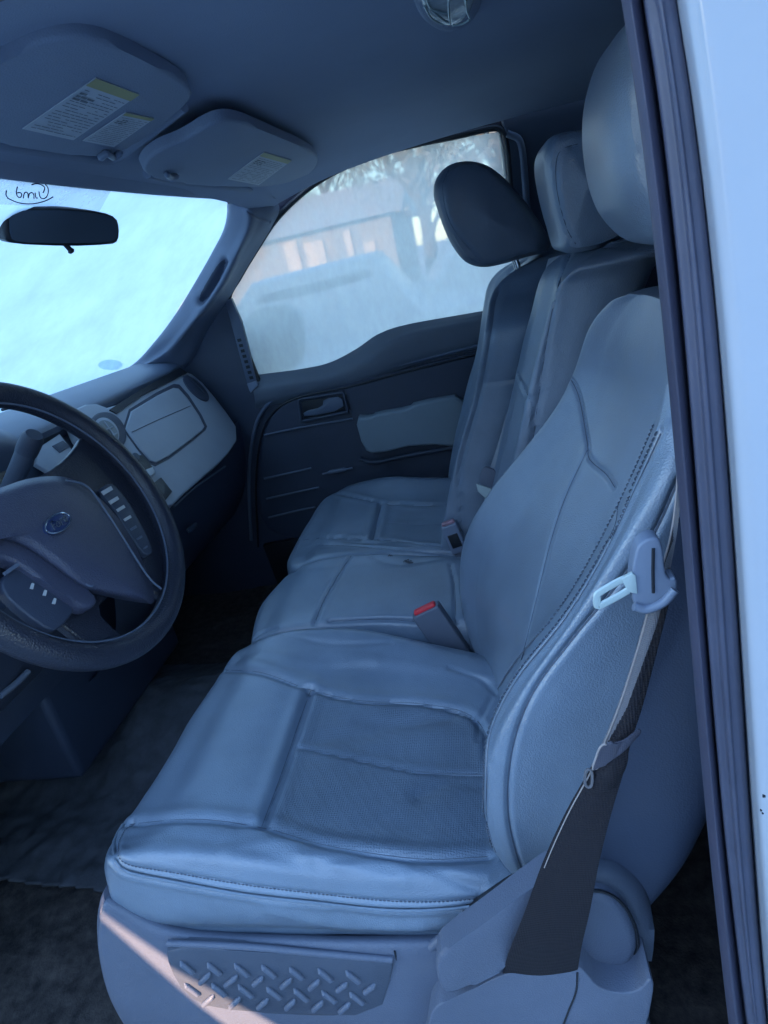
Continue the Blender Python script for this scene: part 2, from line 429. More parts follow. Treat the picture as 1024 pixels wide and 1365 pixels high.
pip2 = S.cast([(165, 1100), (152, 1125), (156, 1150), (172, 1162), (230, 1174), (330, 1192), (430, 1203), (520, 1212), (600, 1210), (690, 1199)], 140)
S.groove(pip, .0025, .003, .4); S.groove(pip2, .004, .0035, .5)
# inserts are perforated hide
def in_poly(pt, poly):
    x, y = pt; c = False
    for i in range(len(poly)):
        x1, y1 = poly[i]; x2, y2 = poly[i-1]
        if (y1 > y) != (y2 > y) and x < (x2-x1)*(y-y1)/(y2-y1)+x1: c = not c
    return c
def project(V):
    q = (V-CAM) @ AX.T; return np.stack([512+FPX*q[:, 0]/q[:, 2], 682.5-FPX*q[:, 1]/q[:, 2]], 1)
def paint(S, polys, nz=None):
    """faces inside the given outlines take the second material"""
    q = project(S.V); m_ = []
    for f in S.F:
        c = q[list(f)].mean(0); n = S.N[list(f)].mean(0)
        m_.append(1 if (nz is None or n@np.array(nz) > .3) and any(in_poly(c, p) for p in polys) else 0)
    S.mats = m_
paint(S, [[(415, 921), (480, 934), (560, 938), (620, 950), (646, 975), (652, 1010), (648, 1142), (560, 1145), (440, 1128), (350, 1103), (374, 1035), (398, 965)]], (0, 0, 1))
cu = S.build('cushion', [LEA, PERF], DS)
for pts_ in (cr_[0][0], cr_[1][0], cr_[2][0], cr_[3][0]): seamline([S.cast(pts_, 120)], cu)
stitches(S.cast([(178, 1098), (163, 1112), (158, 1136), (170, 1152), (230, 1163), (330, 1180), (430, 1192), (520, 1201), (600, 1201), (690, 1190)], 200), THR, cu, .0009, .0006, .005); 
tub = MB().tube([a+b*.0015 for a, b in pip2[::3]], .0022, 8).build('piping', LEA, cu)

# --- driver's backrest: lines from the bottom to the top
far = PY([(655, 905, .60), (630, 850, .63), (617, 780, .645), (624, 715, .645), (655, 655, .64), (700, 600, .63), (742, 545, .62), (765, 500, .61), (785, 440, .57), (812, 405, .52), (838, 391, .47)])
pipb = PY([(712, 1190, .150), (668, 1145, .150), (650, 1090, .145), (650, 1000, .145), (690, 920, .14), (760, 830, .14), (810, 745, .145), (855, 650, .15), (875, 590, .16), (893, 500, .185), (900, 420, .25)])
sid = PY([(735, 1195, .13), (695, 1150, .122), (680, 1090, .12), (683, 1000, .12), (715, 925, .12), (775, 830, .12), (830, 745, .122), (885, 655, .125), (905, 600, .135), (925, 500, .17), (925, 420, .24)])
def off(row, dx, dy=0, dz=0): return [np.array(p)+np.array([dx, dy, dz]) for p in row]
def mixr(a, b, t, dx=0.): 
    ex = np.linspace(0, 1, len(a)); return [np.array(p)*(1-t)+np.array(q)*t+np.array([dx*math.sin(math.pi*min(1, .12+e*.8)), 0, 0]) for p, q, e in zip(a, b, ex)]
rear_n = [np.array([x, y, z]) for x, y, z in [(.655, .14, .27), (.70, .13, .36), (.735, .13, .45), (.755, .13, .52), (.77, .13, .58), (.79, .13, .66), (.81, .14, .74), (.83, .15, .80), (.84, .165, .85), (.845, .20, .89), (.84, .26, .91)]]
rear_f = [p+np.array([0, .36 if i < 8 else .3, 0]) for i, p in enumerate(rear_n)]
rows = [far, mixr(far, pipb, .13, .028), mixr(far, pipb, .27, .048), mixr(far, pipb, .5, .055), mixr(far, pipb, .74, .045), mixr(far, pipb, .9, .012), pipb, sid,
        mixr(sid, rear_n, .5), rear_n, mixr(rear_n, rear_f, .5, .03), rear_f, [p*.5+q*.5+np.array([0, .03, 0]) for p, q in zip(rear_f, far)]]
S = Surf(rows, nv=300, per=40)
S.rough(.002, .14, 5)
bl = {}; bl_pts = {}
for nm, pts, d, w, sd in [('a', [(881, 578), (850, 645), (808, 735), (757, 820), (690, 905), (655, 975), (649, 1040), (650, 1095), (665, 1145), (690, 1178)], .004, .0035, .4),
                      ('b', [(872, 566), (842, 635), (798, 725), (746, 812), (680, 893), (644, 965), (639, 1000)], .0015, .0025, .2),
                      ('c', [(905, 640), (870, 715), (815, 790), (765, 850), (710, 925), (683, 1000), (677, 1080), (692, 1150), (712, 1185)], .0035, .0028, .15),
                      ('d', [(758, 500), (772, 530), (783, 590), (786, 612), (808, 632), (820, 650)], .004, .004, .08),
                      ('f', [(783, 600), (755, 660), (735, 720), (715, 800), (695, 880)], .0025, .004, .1),
                      ('g', [(824, 672), (820, 700), (806, 728)], .001, .004, .0)]:
    l = S.cast(pts, 110); bl_pts[nm] = pts
    if len(l) > 5: S.groove(l, d, w, sd); bl[nm] = S.cast(pts, 110)
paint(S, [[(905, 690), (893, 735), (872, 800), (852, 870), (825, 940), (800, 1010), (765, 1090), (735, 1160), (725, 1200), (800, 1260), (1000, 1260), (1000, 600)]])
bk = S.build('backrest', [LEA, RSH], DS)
for k_, v_ in bl_pts.items():
    if k_ in 'cdefg': seamline([S.cast(v_, 120)], bk, r=.0012 if k_ == 'c' else .0008)
sa = S.cast(bl_pts['a'], 160); sb_ = S.cast(bl_pts['b'], 160)
seamline([sa], bk, r=.0009); stitches(sa, THR, bk, .0011, .0008, .0056, .004); stitches(sb_, THR, bk, .0011, .0008, .0056)

def headrest(name_parent, prof, y0, y1, mat, seamoff=.018, lean=0., pw=4):
    """prof: closed side outline (X,Z); swept from y0 to y1 with rounded ends"""
    c = np.mean(prof, 0); rows = []
    prof = np.array(cr(np.array(prof), 28, closed=True))
    N = 26; rings = []
    for i in range(N):
        t = -1+2*i/(N-1); s_ = (1-abs(t)**pw)**(1/2.6) if abs(t) < 1 else 0.02
        s_ = max(s_, .03); y = (y0+y1)/2+(y1-y0)/2*t
        rings.append([(c[0]+(p[0]-c[0])*s_+lean*t*t, y, c[1]+(p[1]-c[1])*(s_ if s_ < .6 else .4+.6*s_)) for p in prof])
    R = np.array(rings).transpose(1, 0, 2)
    return Surf(R, nv=70, per=3)
def posts(xz_top, xz_bot, ys, parent):
    for y in ys: MB().tube([(xz_bot[0], y, xz_bot[1]), (xz_top[0], y, xz_top[1])], .006, 14).build('headrest_post', CHR, parent)
def dn(pts, Y): return [(p[0], p[2]) for p in PL(pts, Y=Y)]
# driver headrest outline read in the plane y = .42
pf = dn([(783, 170), (788, 120), (806, 68), (838, 36)], .44)+[(.815, 1.215), (.855, 1.19), (.87, 1.12), (.85, 1.03), (.82, .985)]+dn([(868, 326), (838, 318), (806, 283), (789, 232)], .44)
S = headrest(DS, pf, .29, .555, LEA)
l = S.cast([(842, 40), (848, 110), (855, 180), (868, 250), (888, 320)], 60)
if len(l) > 5: S.groove(l, .0025, .003, .2)
hd = S.build('headrest', LEA, DS)
posts((.80, 1.02), (.80, .90), (.36, .48), DS)

# --- centre seat
CS = empty('centre_seat', (.3, .83, 0), 'narrow middle leather seat with small dark stains, between the two bucket seats', 'car seat', 'front row seats')
sp = [(.8, .02, [(0, .25), (.55, .25)], 0), (.69, .03, [(0, .27), (.55, .262)], 0), (.672, .018, [(0, .33), (.55, .30)], 0), (.682, .0, [(0, .355), (.1, .366), (.3, .360), (.55, .325)], 0),
      (.71, -.01, [(0, .366), (.1, .380), (.3, .374), (.55, .335)], 0), (.80, -.02, [(0, .372), (.1, .386), (.3, .380), (.55, .337)], 0),
      (.90, -.01, [(0, .372), (.1, .388), (.25, .384), (.42, .362), (.55, .337)], 0), (.955, .005, [(0, .362), (.1, .388), (.25, .381), (.42, .345), (.55, .325)], 0),
      (.985, .02, [(0, .33), (.55, .30)], 0), (.98, .03, [(0, .27), (.55, .262)], 0)]
S = Surf(cushion_rows(sp), nv=160, per=14); S.rough(.003, .12, 11)
for pts, d, w in [([(468, 741), (452, 765), (432, 800), (419, 832)], .004, .004), ([(600, 753), (606, 780), (608, 830)], .003, .004), ([(440, 828), (520, 826), (600, 833)], .004, .004), ([(500, 742), (530, 752), (580, 746)], .002, .01), ([(340, 850), (352, 842), (368, 838)], .003, .004)]:
    l = S.cast(pts, 50)
    if len(l) > 4: S.groove(l, d, w, .3)
st = [S.cast([(q[0], q[1]), (q[0]+.5, q[1])], 2) for q in [(544, 749), (520, 741)]]
cc = S.build('cushion', LEA, CS)
for pts_ in ([(468, 741), (452, 765), (432, 800), (419, 832)], [(600, 753), (606, 780), (608, 830)], [(440, 828), (520, 826), (600, 833)]): seamline([S.cast(pts_, 60)], cc)
STN = pr('dark_stain', (.05, .055, .07), .6)
for l, r in zip(st, (.011, .006)):
    sb = MB()
    if l:
        a, n = l[0]; 
        u = np.cross(n, [0, 1, 0]); u /= np.linalg.norm(u); w = np.cross(n, u)
        for _ in range(22):
            th = random.random()*6.28; rr = r*random.random()**.7; k = r*(.12+.3*random.random())
            cpt = a+n*.0012+u*math.cos(th)*rr+w*math.sin(th)*rr*.7
            sb.add([cpt+u*math.cos(6.28*i/9)*k*random.uniform(.6, 1.1)+w*math.sin(6.28*i/9)*k*random.uniform(.6, 1.1)+n*_*1e-5 for i in range(9)], [tuple(range(9))])
    if sb.n: sb.build('stain', STN, cc)
far = PY([(640, 775, .975), (650, 700, .98), (665, 630, .98), (682, 560, .98), (700, 480, .98), (715, 420, .975), (730, 368, .965), (752, 342, .95), (790, 322, .92), (822, 312, .88)])
near = [p+np.array([0, -.285 if i < 8 else -.2, 0]) for i, p in enumerate(far)]
rearn = [p+np.array([.13, -.27 if i < 8 else -.19, 0]) for i, p in enumerate(far)]; rearf = [p+np.array([.13, -.01, 0]) for p in far]
rows = [far, off(mixr(far, near, .12), -.008), mixr(far, near, .3, .015), mixr(far, near, .5, .022), mixr(far, near, .7, .015), off(mixr(far, near, .88), -.006), near, rearn, rearf]
S = Surf(rows, nv=150, per=14); S.rough(.0015, .1, 2)
for pts, d, w in [([(760, 340), (745, 378), (733, 430), (722, 500), (712, 575), (704, 640)], .004, .0045), ([(690, 500), (700, 520), (711, 545), (713, 570)], .003, .004), ([(745, 338), (800, 330), (880, 335)], .003, .004)]:
    l = S.cast(pts, 70)
    if len(l) > 4: S.groove(l, d, w, .4)
cb = S.build('backrest', LEA, CS)
for pts_ in ([(760, 340), (745, 378), (733, 430), (722, 500), (712, 575), (704, 640)], [(690, 500), (700, 520), (711, 545), (713, 570)], [(745, 338), (800, 330), (880, 335)]): seamline([S.cast(pts_, 90)], cb)
pf = dn([(713, 230), (716, 205), (728, 194), (755, 189)], .9)+[(.79, 1.135), (.82, 1.11), (.83, 1.05), (.82, .99)]+dn([(790, 325), (742, 334), (732, 312), (720, 270)], .9)
S = headrest(CS, pf, .71, .965, LEA, pw=7)
l = S.cast([(770, 192), (748, 200), (741, 222), (744, 262), (756, 305), (768, 326)], 60)
if len(l) > 5: S.groove(l, .0025, .0035, .3)
chh = S.build('headrest', LEA, CS); seamline([S.cast([(770, 192), (748, 200), (741, 222), (744, 262), (756, 305), (768, 326)], 60)], chh)

# --- passenger seat
PS = empty('bucket_seat', (.3, 1.25, 0), 'far grey leather passenger seat beside the closed door, under the tilted headrest', 'car seat', 'front row seats')
sp = [(1.25, .02, [(0, .25), (.55, .25)], 0), (1.03, .03, [(0, .27), (.55, .262)], 0), (1.005, .01, [(0, .315), (.55, .295)], 0), (1.015, -.008, [(0, .345), (.1, .362), (.3, .345), (.55, .31)], 0),
      (1.05, -.026, [(0, .354), (.1, .368), (.3, .352), (.55, .315)], 0), (1.1, -.034, [(0, .355), (.1, .366), (.3, .344), (.55, .31)], 0), (1.25, -.034, [(0, .36), (.1, .372), (.3, .34), (.55, .31)], 0),
      (1.38, -.028, [(0, .366), (.1, .378), (.3, .352), (.55, .32)], 0), (1.46, -.015, [(0, .366), (.1, .388), (.2, .392), (.35, .366), (.55, .325)], 0), (1.50, .005, [(0, .345), (.1, .372), (.2, .375), (.55, .31)], 0),
      (1.52, .02, [(0, .32), (.55, .30)], 0), (1.50, .03, [(0, .27), (.55, .262)], 0)]
S = Surf(cushion_rows(sp), nv=150, per=12); S.rough(.003, .12, 21)
for pts, d, w in [([(508, 672), (504, 690), (497, 719)], .008, .007), ([(448, 658), (480, 664), (520, 671), (600, 674)], .004, .006), ([(404, 720), (430, 717), (497, 719), (560, 725), (610, 733)], .005, .005), ([(506, 695), (560, 699), (606, 700)], .002, .004), ([(402, 728), (450, 726), (540, 733), (610, 741)], .003, .004)]:
    l = S.cast(pts, 60)
    if len(l) > 4: S.groove(l, d, w, .4)
pc = S.build('cushion', LEA, PS)
for pts_ in ([(508, 672), (504, 690), (497, 719)], [(404, 720), (430, 717), (497, 719), (560, 725), (610, 733)], [(506, 695), (560, 699), (606, 700)]): seamline([S.cast(pts_, 60)], pc)
far = PY([(618, 770, 1.47), (604, 700, 1.48), (601, 640, 1.485), (608, 590, 1.485), (622, 530, 1.485), (638, 470, 1.48), (648, 410, 1.47), (655, 378, 1.45), (672, 358, 1.42), (700, 343, 1.38), (722, 336, 1.34)])
near = [p+np.array([.0, -.46 if i < 7 else -.42+.06*(i-6), -.0]) for i, p in enumerate(far)]
rearf = [p+np.array([.12, -.01, 0]) for p in far]; rearn = [p+np.array([.12, .01, 0]) for p in near]
rows = [far, mixr(far, near, .08, .008), mixr(far, near, .2, .04), mixr(far, near, .5, .055), mixr(far, near, .8, .04), mixr(far, near, .93, .008), near, rearn, mixr(rearn, rearf, .5, .03), rearf]
S = Surf(rows, nv=150, per=14); S.rough(.0015, .1, 2)
for pts, d, w in [([(700, 348), (672, 370), (660, 410), (652, 465), (636, 540), (618, 600), (612, 640), (615, 700)], .004, .005), ([(640, 512), (665, 508), (700, 505)], .003, .004)]:
    l = S.cast(pts, 80)
    if len(l) > 4: S.groove(l, d, w, .3)
paint(S, [[(640, 512), (665, 508), (720, 503), (700, 640), (640, 800), (618, 760), (613, 690), (614, 640), (622, 590), (634, 545)]], (-1, 0, 0))  # lower front of the backrest takes the darker material
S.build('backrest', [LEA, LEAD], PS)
pf = dn([(579, 262), (583, 240), (598, 223), (625, 217), (655, 226), (688, 256), (715, 292), (731, 320), (728, 334), (700, 342), (665, 352), (640, 355), (618, 346), (597, 315)], 1.2)
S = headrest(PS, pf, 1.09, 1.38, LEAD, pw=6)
l = S.cast([(598, 226), (590, 250), (597, 290), (615, 320), (640, 348)], 60)
if len(l) > 5: S.groove(l, .003, .004, .4)
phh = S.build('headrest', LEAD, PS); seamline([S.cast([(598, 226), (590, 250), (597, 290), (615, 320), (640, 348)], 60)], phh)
a = P(684, 345, Y=1.2); b = P(690, 360, Y=1.2)
posts((a[0], a[2]+.02), (b[0]+.01, b[2]-.04), (1.16, 1.27), PS)

# --- the driver's seat base: side shield, tread-plate panel, recliner cover, lever
def yslab(pts, Y, th, bev=.003, it=2):
    return [np.array(q) for q in PL([tuple(p) for p in chaikin([np.array(a, float) for a in pts], it)], Y=Y)]
base = Surf([PY([(150, 1190, .125), (250, 1236, .120), (420, 1248, .118), (560, 1246, .118), (640, 1236, .12), (700, 1225, .12)]),
             PY([(138, 1208, .105), (235, 1250, .100), (420, 1260, .098), (540, 1262, .098), (640, 1262, .10), (710, 1250, .10)]),
             PY([(134, 1260, .100), (230, 1300, .094), (400, 1310, .092), (540, 1310, .092), (650, 1320, .09), (760, 1310, .09)]),
             PY([(150, 1330, .100), (220, 1360, .092), (400, 1370, .09), (540, 1370, .09), (660, 1370, .088), (780, 1360, .088)]),
             PY([(190, 1400, .11), (240, 1430, .10), (400, 1450, .098), (540, 1450, .098), (660, 1450, .095), (800, 1440, .095)])], nv=120, per=10, closed=False)
shield = base
bo = MB().surf(base)
# front return of the shield, going under the cushion nose
fr = PY([(150, 1195, .125), (138, 1212, .105), (134, 1260, .100), (150, 1330, .100), (190, 1400, .11)])
bo.surf(Surf([fr, off(fr, -.012, .03), off(fr, .0, .12), off(fr, .02, .45)], nv=40, per=8, closed=False))
tp_ = PY([(150, 1195, .125), (250, 1245, .120), (420, 1258, .118), (560, 1258, .118), (640, 1248, .12), (700, 1235, .12)])
bo.surf(Surf([tp_, off(tp_, .0, .05, .01)], nv=40, per=4, closed=False))
sh = bo.build('side_shield', PLG, DS); m_s = sh.modifiers.new('t', 'SOLIDIFY'); m_s.thickness = .003; m_s.offset = -1
fl = MB().surf(Surf([PY([(520, 1268, .094), (560, 1266, .094), (600, 1262, .094)]), PY([(522, 1310, .088), (580, 1300, .088), (700, 1290, .085)]), PY([(515, 1345, .086), (620, 1338, .086), (780, 1300, .08)]), PY([(500, 1400, .09), (640, 1400, .09), (860, 1360, .085)])], nv=50, per=8, closed=False))
# tread plate
tread = yslab([(220, 1262), (330, 1268), (522, 1283), (525, 1292), (506, 1357), (380, 1352), (285, 1347), (246, 1328), (224, 1290)], .086, .01, it=1)
tpo = MB().slab(tread, (0, -1, 0), .014, .004).build('tread_plate', SHELL, DS)
def bar(a, b, Y, w, mb, h=.0025):
    A, B = P(*a, Y=Y), P(*b, Y=Y); mb.tube([A, A*.85+B*.15+np.array([0, -h, 0]), A*.15+B*.85+np.array([0, -h, 0]), B], [w*.35, w, w, w*.35], 10)
ridges = MB()
O = lambda x, y: (100+x/2.048, 1100+y/2.048)
for x0, y0, x1, y1 in [(288, 370, 328, 402), (362, 374, 402, 406), (436, 376, 478, 410), (510, 380, 552, 414), (586, 386, 626, 418), (664, 390, 706, 424), (740, 396, 782, 428),
                       (340, 430, 370, 402), (408, 438, 444, 408), (486, 434, 514, 412), (562, 442, 592, 416), (638, 446, 668, 420), (714, 450, 744, 428), (788, 456, 820, 432),
                       (300, 430, 344, 462), (374, 430, 416, 464), (446, 434, 490, 468), (524, 440, 566, 472), (598, 444, 640, 478), (674, 450, 716, 482), (750, 454, 792, 486),
                       (348, 490, 380, 462), (422, 496, 452, 468), (498, 498, 528, 472), (574, 500, 602, 474), (648, 504, 678, 478), (720, 510, 752, 482)]:
    bar(O(x0, y0), O(x1, y1), .0862, .0037, ridges, .0018)
ridges.build('ridge_pattern', PLG, tpo)
# rear body of the shield with the recliner hump
hump = yslab([(575, 1345), (604, 1330), (690, 1292), (752, 1280), (778, 1292), (800, 1322), (850, 1326), (868, 1300), (874, 1320), (850, 1410), (560, 1430), (570, 1375)], .060, .02, 1)
MB().slab(hump, (0, -1, 0), .05, .012, 4).build('rear_shield', PLG, DS)
hp2 = yslab([(735, 1180), (790, 1163), (840, 1172), (872, 1205), (873, 1260), (862, 1318), (800, 1335), (740, 1300)], .105, .02, 3)
MB().slab(hp2, (0, -1, 0), .06, .018, 5).build('recliner_housing', SHELL, DS)
rec = yslab([(745, 1215), (790, 1190), (830, 1205), (853, 1250), (850, 1285), (812, 1305), (775, 1305), (748, 1280)], .090, .02, 3)
MB().slab(rec, (0, -1, 0), .02, .012, 5).build('recliner_cover', PLG, DS)
MB().tube([p+np.array([0, .006, 0]) for p in cr(rec, 50, True)], .0018, 8, closed=True).build('cover_gap', PLB, DS)
for pts in ([(770, 1296), (768, 1322), (758, 1348), (748, 1375)], [(526, 1268), (534, 1300), (548, 1340), (556, 1375)]):
    Yg = .0600 if pts[0][0] > 700 else .0925
    MB().tube(cr(PL(pts, Y=Yg), 24), .0012, 6).build('shield_joint', PLB, DS)
MB().tube(cr(PL([(224, 1257), (330, 1262), (430, 1271), (524, 1279)], Y=.090), 30), .0042, 10).build('tread_ledge', PLG, DS)
# lever: long rounded paddle from lower left to upper right
lev = yslab([(578, 1282), (600, 1262), (650, 1228), (700, 1190), (745, 1160), (770, 1180), (740, 1250), (695, 1282), (650, 1305), (604, 1328), (586, 1322)], .055, .02, 2)
MB().slab(lev, (0, -1, 0), .030, .012, 5).build('recline_lever', PLG, DS)
slot = yslab([(585, 1252), (640, 1215), (692, 1180), (712, 1184), (705, 1194), (650, 1225), (596, 1262)], .095, .02)
MB().slab(slot, (0, -1, 0), .02, .003).build('lever_slot', PLB, DS)
sr = PY([(640, 1208, .10), (665, 1190, .10), (690, 1182, .10), (712, 1180, .105)])
MB().tube(cr([(*p,) for p in PY([(575, 1262, .100), (625, 1222, .098), (665, 1196, .098), (700, 1182, .10)])], 20), .006, 10).build('slot_rim', PLG, DS)
c = P(615, 1245, Y=.085); bb = bmesh.new(); bmesh.ops.create_uvsphere(bb, u_segments=16, v_segments=10, radius=.0055)
for v in bb.verts: v.co = Vector((v.co.x*1.3+c[0], v.co.y*.6+c[1], v.co.z+c[2]))
MB().bm(bb).build('release_pin', STEEL, DS)
# under-seat track and foot
MB().box((.62, .13, .05), (.06, .04, .12), bev=.004).box((.05, .30, .12), (.30, .34, .10), bev=.01).box((.33, .16, .12), (.55, .03, .03), bev=.003).box((.33, .6, .12), (.55, .03, .03), bev=.003).box((.33, .38, .22), (.5, .44, .05), bev=.01).build('seat_track', PLD2, DS)
for s_, y0, y1 in ((CS, .70, .96), (PS, 1.04, 1.48)):
    MB().box((.32, (y0+y1)/2, .16), (.44, y1-y0, .20), bev=.015).build('seat_base', PLD2, s_)

# ------------------------------------------------------------------ seat-belt buckles
def buckle(px0, px1, Y, w, label, red, win=False):
    a = P(*px0, Y=Y); b = P(*px1, Y=Y); ax = a-b; L = np.linalg.norm(ax); ax /= L
    side = np.cross([0, 1, 0], ax); side /= np.linalg.norm(side); yv = np.cross(ax, side)
    A = np.array([side, yv, ax])
    t = empty('seat_belt_buckle', b, label, 'seat belt buckle', 'seat belt buckles')
    MB().box(a-ax*L*.33, (w, .026, L*.66), A, .004).build('housing', BKD if not win else BKL, t)
    MB().box(b+ax*L*.12, (w*.82, .018, L*.44), A, .004).build('stalk_cover', BKD, t)
    MB().box(a+ax*.0005, (w*.80, .015, .012), A, .004).build('release_button', red, t)
    if win: MB().box(a-ax*L*.36-yv*.0135*1-side*.0, (w*.6, .004, L*.3), A, .001).build('window', PLB, t)
    return t
buckle((567, 812), (632, 905),   .665, .058, 'seat belt buckle with bright red button beside the near driver cushion', RED)
REDF = pr('faded_red_button', (.36, .20, .24), .5, var=.1)
buckle((598, 698), (622, 752), 1.0, .040, 'small seat belt buckle with dark window at the rear of the passenger cushion', REDF, True)

# ------------------------------------------------------------------ belts
def ribbon(L, R, th, nv=60, bow=0., per=4):
    L, R = cr(L, nv), cr(R, nv); M_ = (L+R)/2; 
    rows = [L, M_+[0, -bow, 0], R]
    n = np.array([0, th, 0]); return Surf([L, M_+np.array([0, -bow, 0]), R, R+n, M_+n+np.array([0, -bow, 0]), L+n], nv=nv, per=per)
DB = empty('seat_belt', P(720, 1285, Y=.05), 'dark driver seat belt hanging beside the near seat, with steel latch tongue', 'seat belt')
Lp = PY([(905, 560, .075), (903, 645, .07), (893, 720, .06), (868, 800, .055), (849, 868, .05), (822, 950, .05), (792, 1020, .045), (757, 1085, .045), (728, 1150, .042), (705, 1215, .042), (684, 1270, .046), (672, 1312, .072)])
Rp = PY([(918, 560, .06), (909, 645, .055), (901, 720, .05), (884, 800, .05), (866, 868, .045), (848, 950, .045), (832, 1020, .04), (812, 1085, .04), (795, 1150, .038), (782, 1215, .038), (770, 1265, .044), (762, 1312, .072)])
S = ribbon(Lp, Rp, .0016, 320, .002, 14)
# upper part of the webbing catches as worn grey-tan
q = project(S.V); stp = [(890, 500), (898, 720), (868, 800), (846, 868), (818, 950), (780, 1030), (796, 1015), (835, 945), (863, 868), (888, 800), (905, 720), (930, 500)]; S.mats = [1 if in_poly(q[list(f)].mean(0), stp) else 0 for f in S.F]
WEBT = pr('worn_grey_belt_webbing', (.13, .125, .14), .75, bump=[('dots', 600, .6)], var=.15)
wb = S.build('webbing', [WEB, WEBT], DB)
MB().tube(cr([p+np.array([0, -.0005, 0]) for p in Lp], 120)[:78], np.linspace(.0011, .0005, 78), 6).build('webbing_edge', WEBE, wb)
# second, folded strip behind
Lp2 = PY([(868, 800, .07), (846, 880, .072), (830, 940, .072), (806, 1000, .07)]); Rp2 = PY([(892, 800, .066), (872, 880, .068), (853, 950, .068), (832, 1010, .066)])
ribbon(Lp2, Rp2, .0016, 60).build('webbing_return', WEB, DB)
# folded loop of spare webbing (sleeve)
MBk = MB(); a = PY([(798, 1010, .034), (815, 995, .03), (848, 972, .032)])
tear = cr(PL([(791, 1025), (795, 1010), (800, 997), (807, 992), (813, 999), (812, 1008), (803, 1018)], Y=.030), 26, True)
tip = cr(PL([(842, 985), (845, 979), (848, 974), (852, 971), (855, 975), (852, 981), (847, 985)], Y=.040), 26, True)
midr = tear*.5+tip*.5+np.array([0, -.004, 0])
LOOPM = pr('folded_webbing', (.055, .055, .080), .6, bump=[('dots', 600, .4)], var=.2, vscale=30)
Sl = Surf([[tear[k], midr[k], tip[k]] for k in range(26)], nv=24, per=2, closed=True, caps=False)
fo = MBk.surf(Sl).build('belt_loop', LOOPM, DB); MB().tube(tear, .0012, 6, closed=True).build('loop_edge', WEBE, fo); mod = fo.modifiers.new('s', 'SOLIDIFY'); mod.thickness = .0016
ribbon(PY([(800, 1020, .034), (790, 1040, .034), (788, 1056, .036)]), PY([(836, 992, .036), (834, 1022, .034), (822, 1046, .036)]), .003, 20, .004).build('bunched_webbing', WEB, DB)
tb = chaikin([np.array(p) for p in [(781, 1025), (779, 1046), (786, 1051), (790, 1044), (789, 1026)]], 2)
MB().tube(cr(PL([tuple(p) for p in tb], Y=.033), 24, True), .0013, 6, closed=True).build('stitch_clip', WEBT, DB)
# tongue: grey moulded slide with steel plate
pl = yslab([(846, 735), (856, 722), (872, 716), (884, 722), (888, 775), (903, 768), (904, 790), (893, 805), (868, 815), (848, 812), (840, 790)], .036, .02, 2)
tg = MB().slab(pl, (0, -1, 0), .014, .005, 4).build('tongue_housing', BKL, DB)
MB().tube(PL([(871, 731), (870.5, 760), (871, 790)], Y=.0355), .0012, 8).build('webbing_slot', PLB, tg)
MB().tube(cr(PL([(845, 808), (862, 812), (884, 803), (900, 786)], Y=.035), 20), .0035, 10).build('lower_lip', BKL, tg)
lp_ = PL([(797, 808), (796, 795), (801, 789), (829, 773), (836, 774), (838, 786), (803, 806)], Y=.036)
LPm = MB().tube(cr(lp_, 44, True), .0030, 8, closed=True, flat=.5, up=(0, 1., 0))
LPm.slab(PL([(828, 772), (843, 764), (848, 768), (850, 792), (838, 790)], Y=.0345), (0, -1, 0), .003, .0008).build('latch_plate', STEEL, tg)

PB = empty('seat_belt', P(652, 640, Y=1.06), 'light grey passenger seat belt hanging across the far seatback with its latch', 'seat belt')
Lp = PY([(732, 345, 1.06), (712, 420, 1.05), (690, 500, 1.03), (668, 580, 1.0), (652, 632, .99)]); Rp = PY([(748, 340, 1.03), (728, 420, 1.02), (704, 500, 1.0), (682, 580, .98), (664, 634, .97)])
Sb = ribbon(Lp, Rp, .0016, 70); Sb.build('webbing', WEBL, PB)
MB().slab(yslab([(641, 628), (648, 622), (665, 630), (661, 652), (638, 647)], .955, .01, 0), (0, -1, 0), .010, .003).build('tongue_housing', BKD, PB)
lt = [(635, 645), (659, 653), (660, 664), (656, 682), (643, 683), (641, 679), (647, 664), (637, 655)]
MB().slab(PL(lt, Y=.955), (0, -1, 0), .003, .0006).build('latch_plate', STEEL, PB)

# ------------------------------------------------------------------ windshield, header, A-pillar
WS = empty('windshield', (-.35, .83, 1.05), 'frosted pale cyan windshield with a handwritten scrawl in its tinted top strip', 'windshield')
def ws_pt(y, t, ext=0):
    """t=0 header, 1 cowl"""
    c = ((y-.83)/.75)**2
    top = np.array([-.115+.055*c, y, 1.258-.004*c]); bot = np.array([-.80+.20*c, y, .86-.0*c]); return top+(bot-top)*t
rows = [[ws_pt(y, t)+np.array([0, 0, .012*math.sin(math.pi*t)]) for t in np.linspace(-.06, 1.12, 10)] for y in np.linspace(.0, 1.66, 11)]
SW = Surf(rows, nv=40, per=5, closed=False)
SW.build('glass', FROST, WS)
band = [SW.cast([(-60, 232-0+dy*k), (40, 232+4+dy*k), (148-(20*k if True else 0), 246+dy*k)], 30) for k, dy in ((0, 0), (.5, 36), (1, 36))]
rows = [[a+np.array([.004, 0, -.004]) for a, n in l] for l in band if len(l) > 10]
if len(rows) >= 2: Surf(rows, nv=30, per=6, closed=False).build('tinted_strip', BAND, WS)
ink = MB()
OO = lambda x, y: (x/3.657, 80+y/3.657)
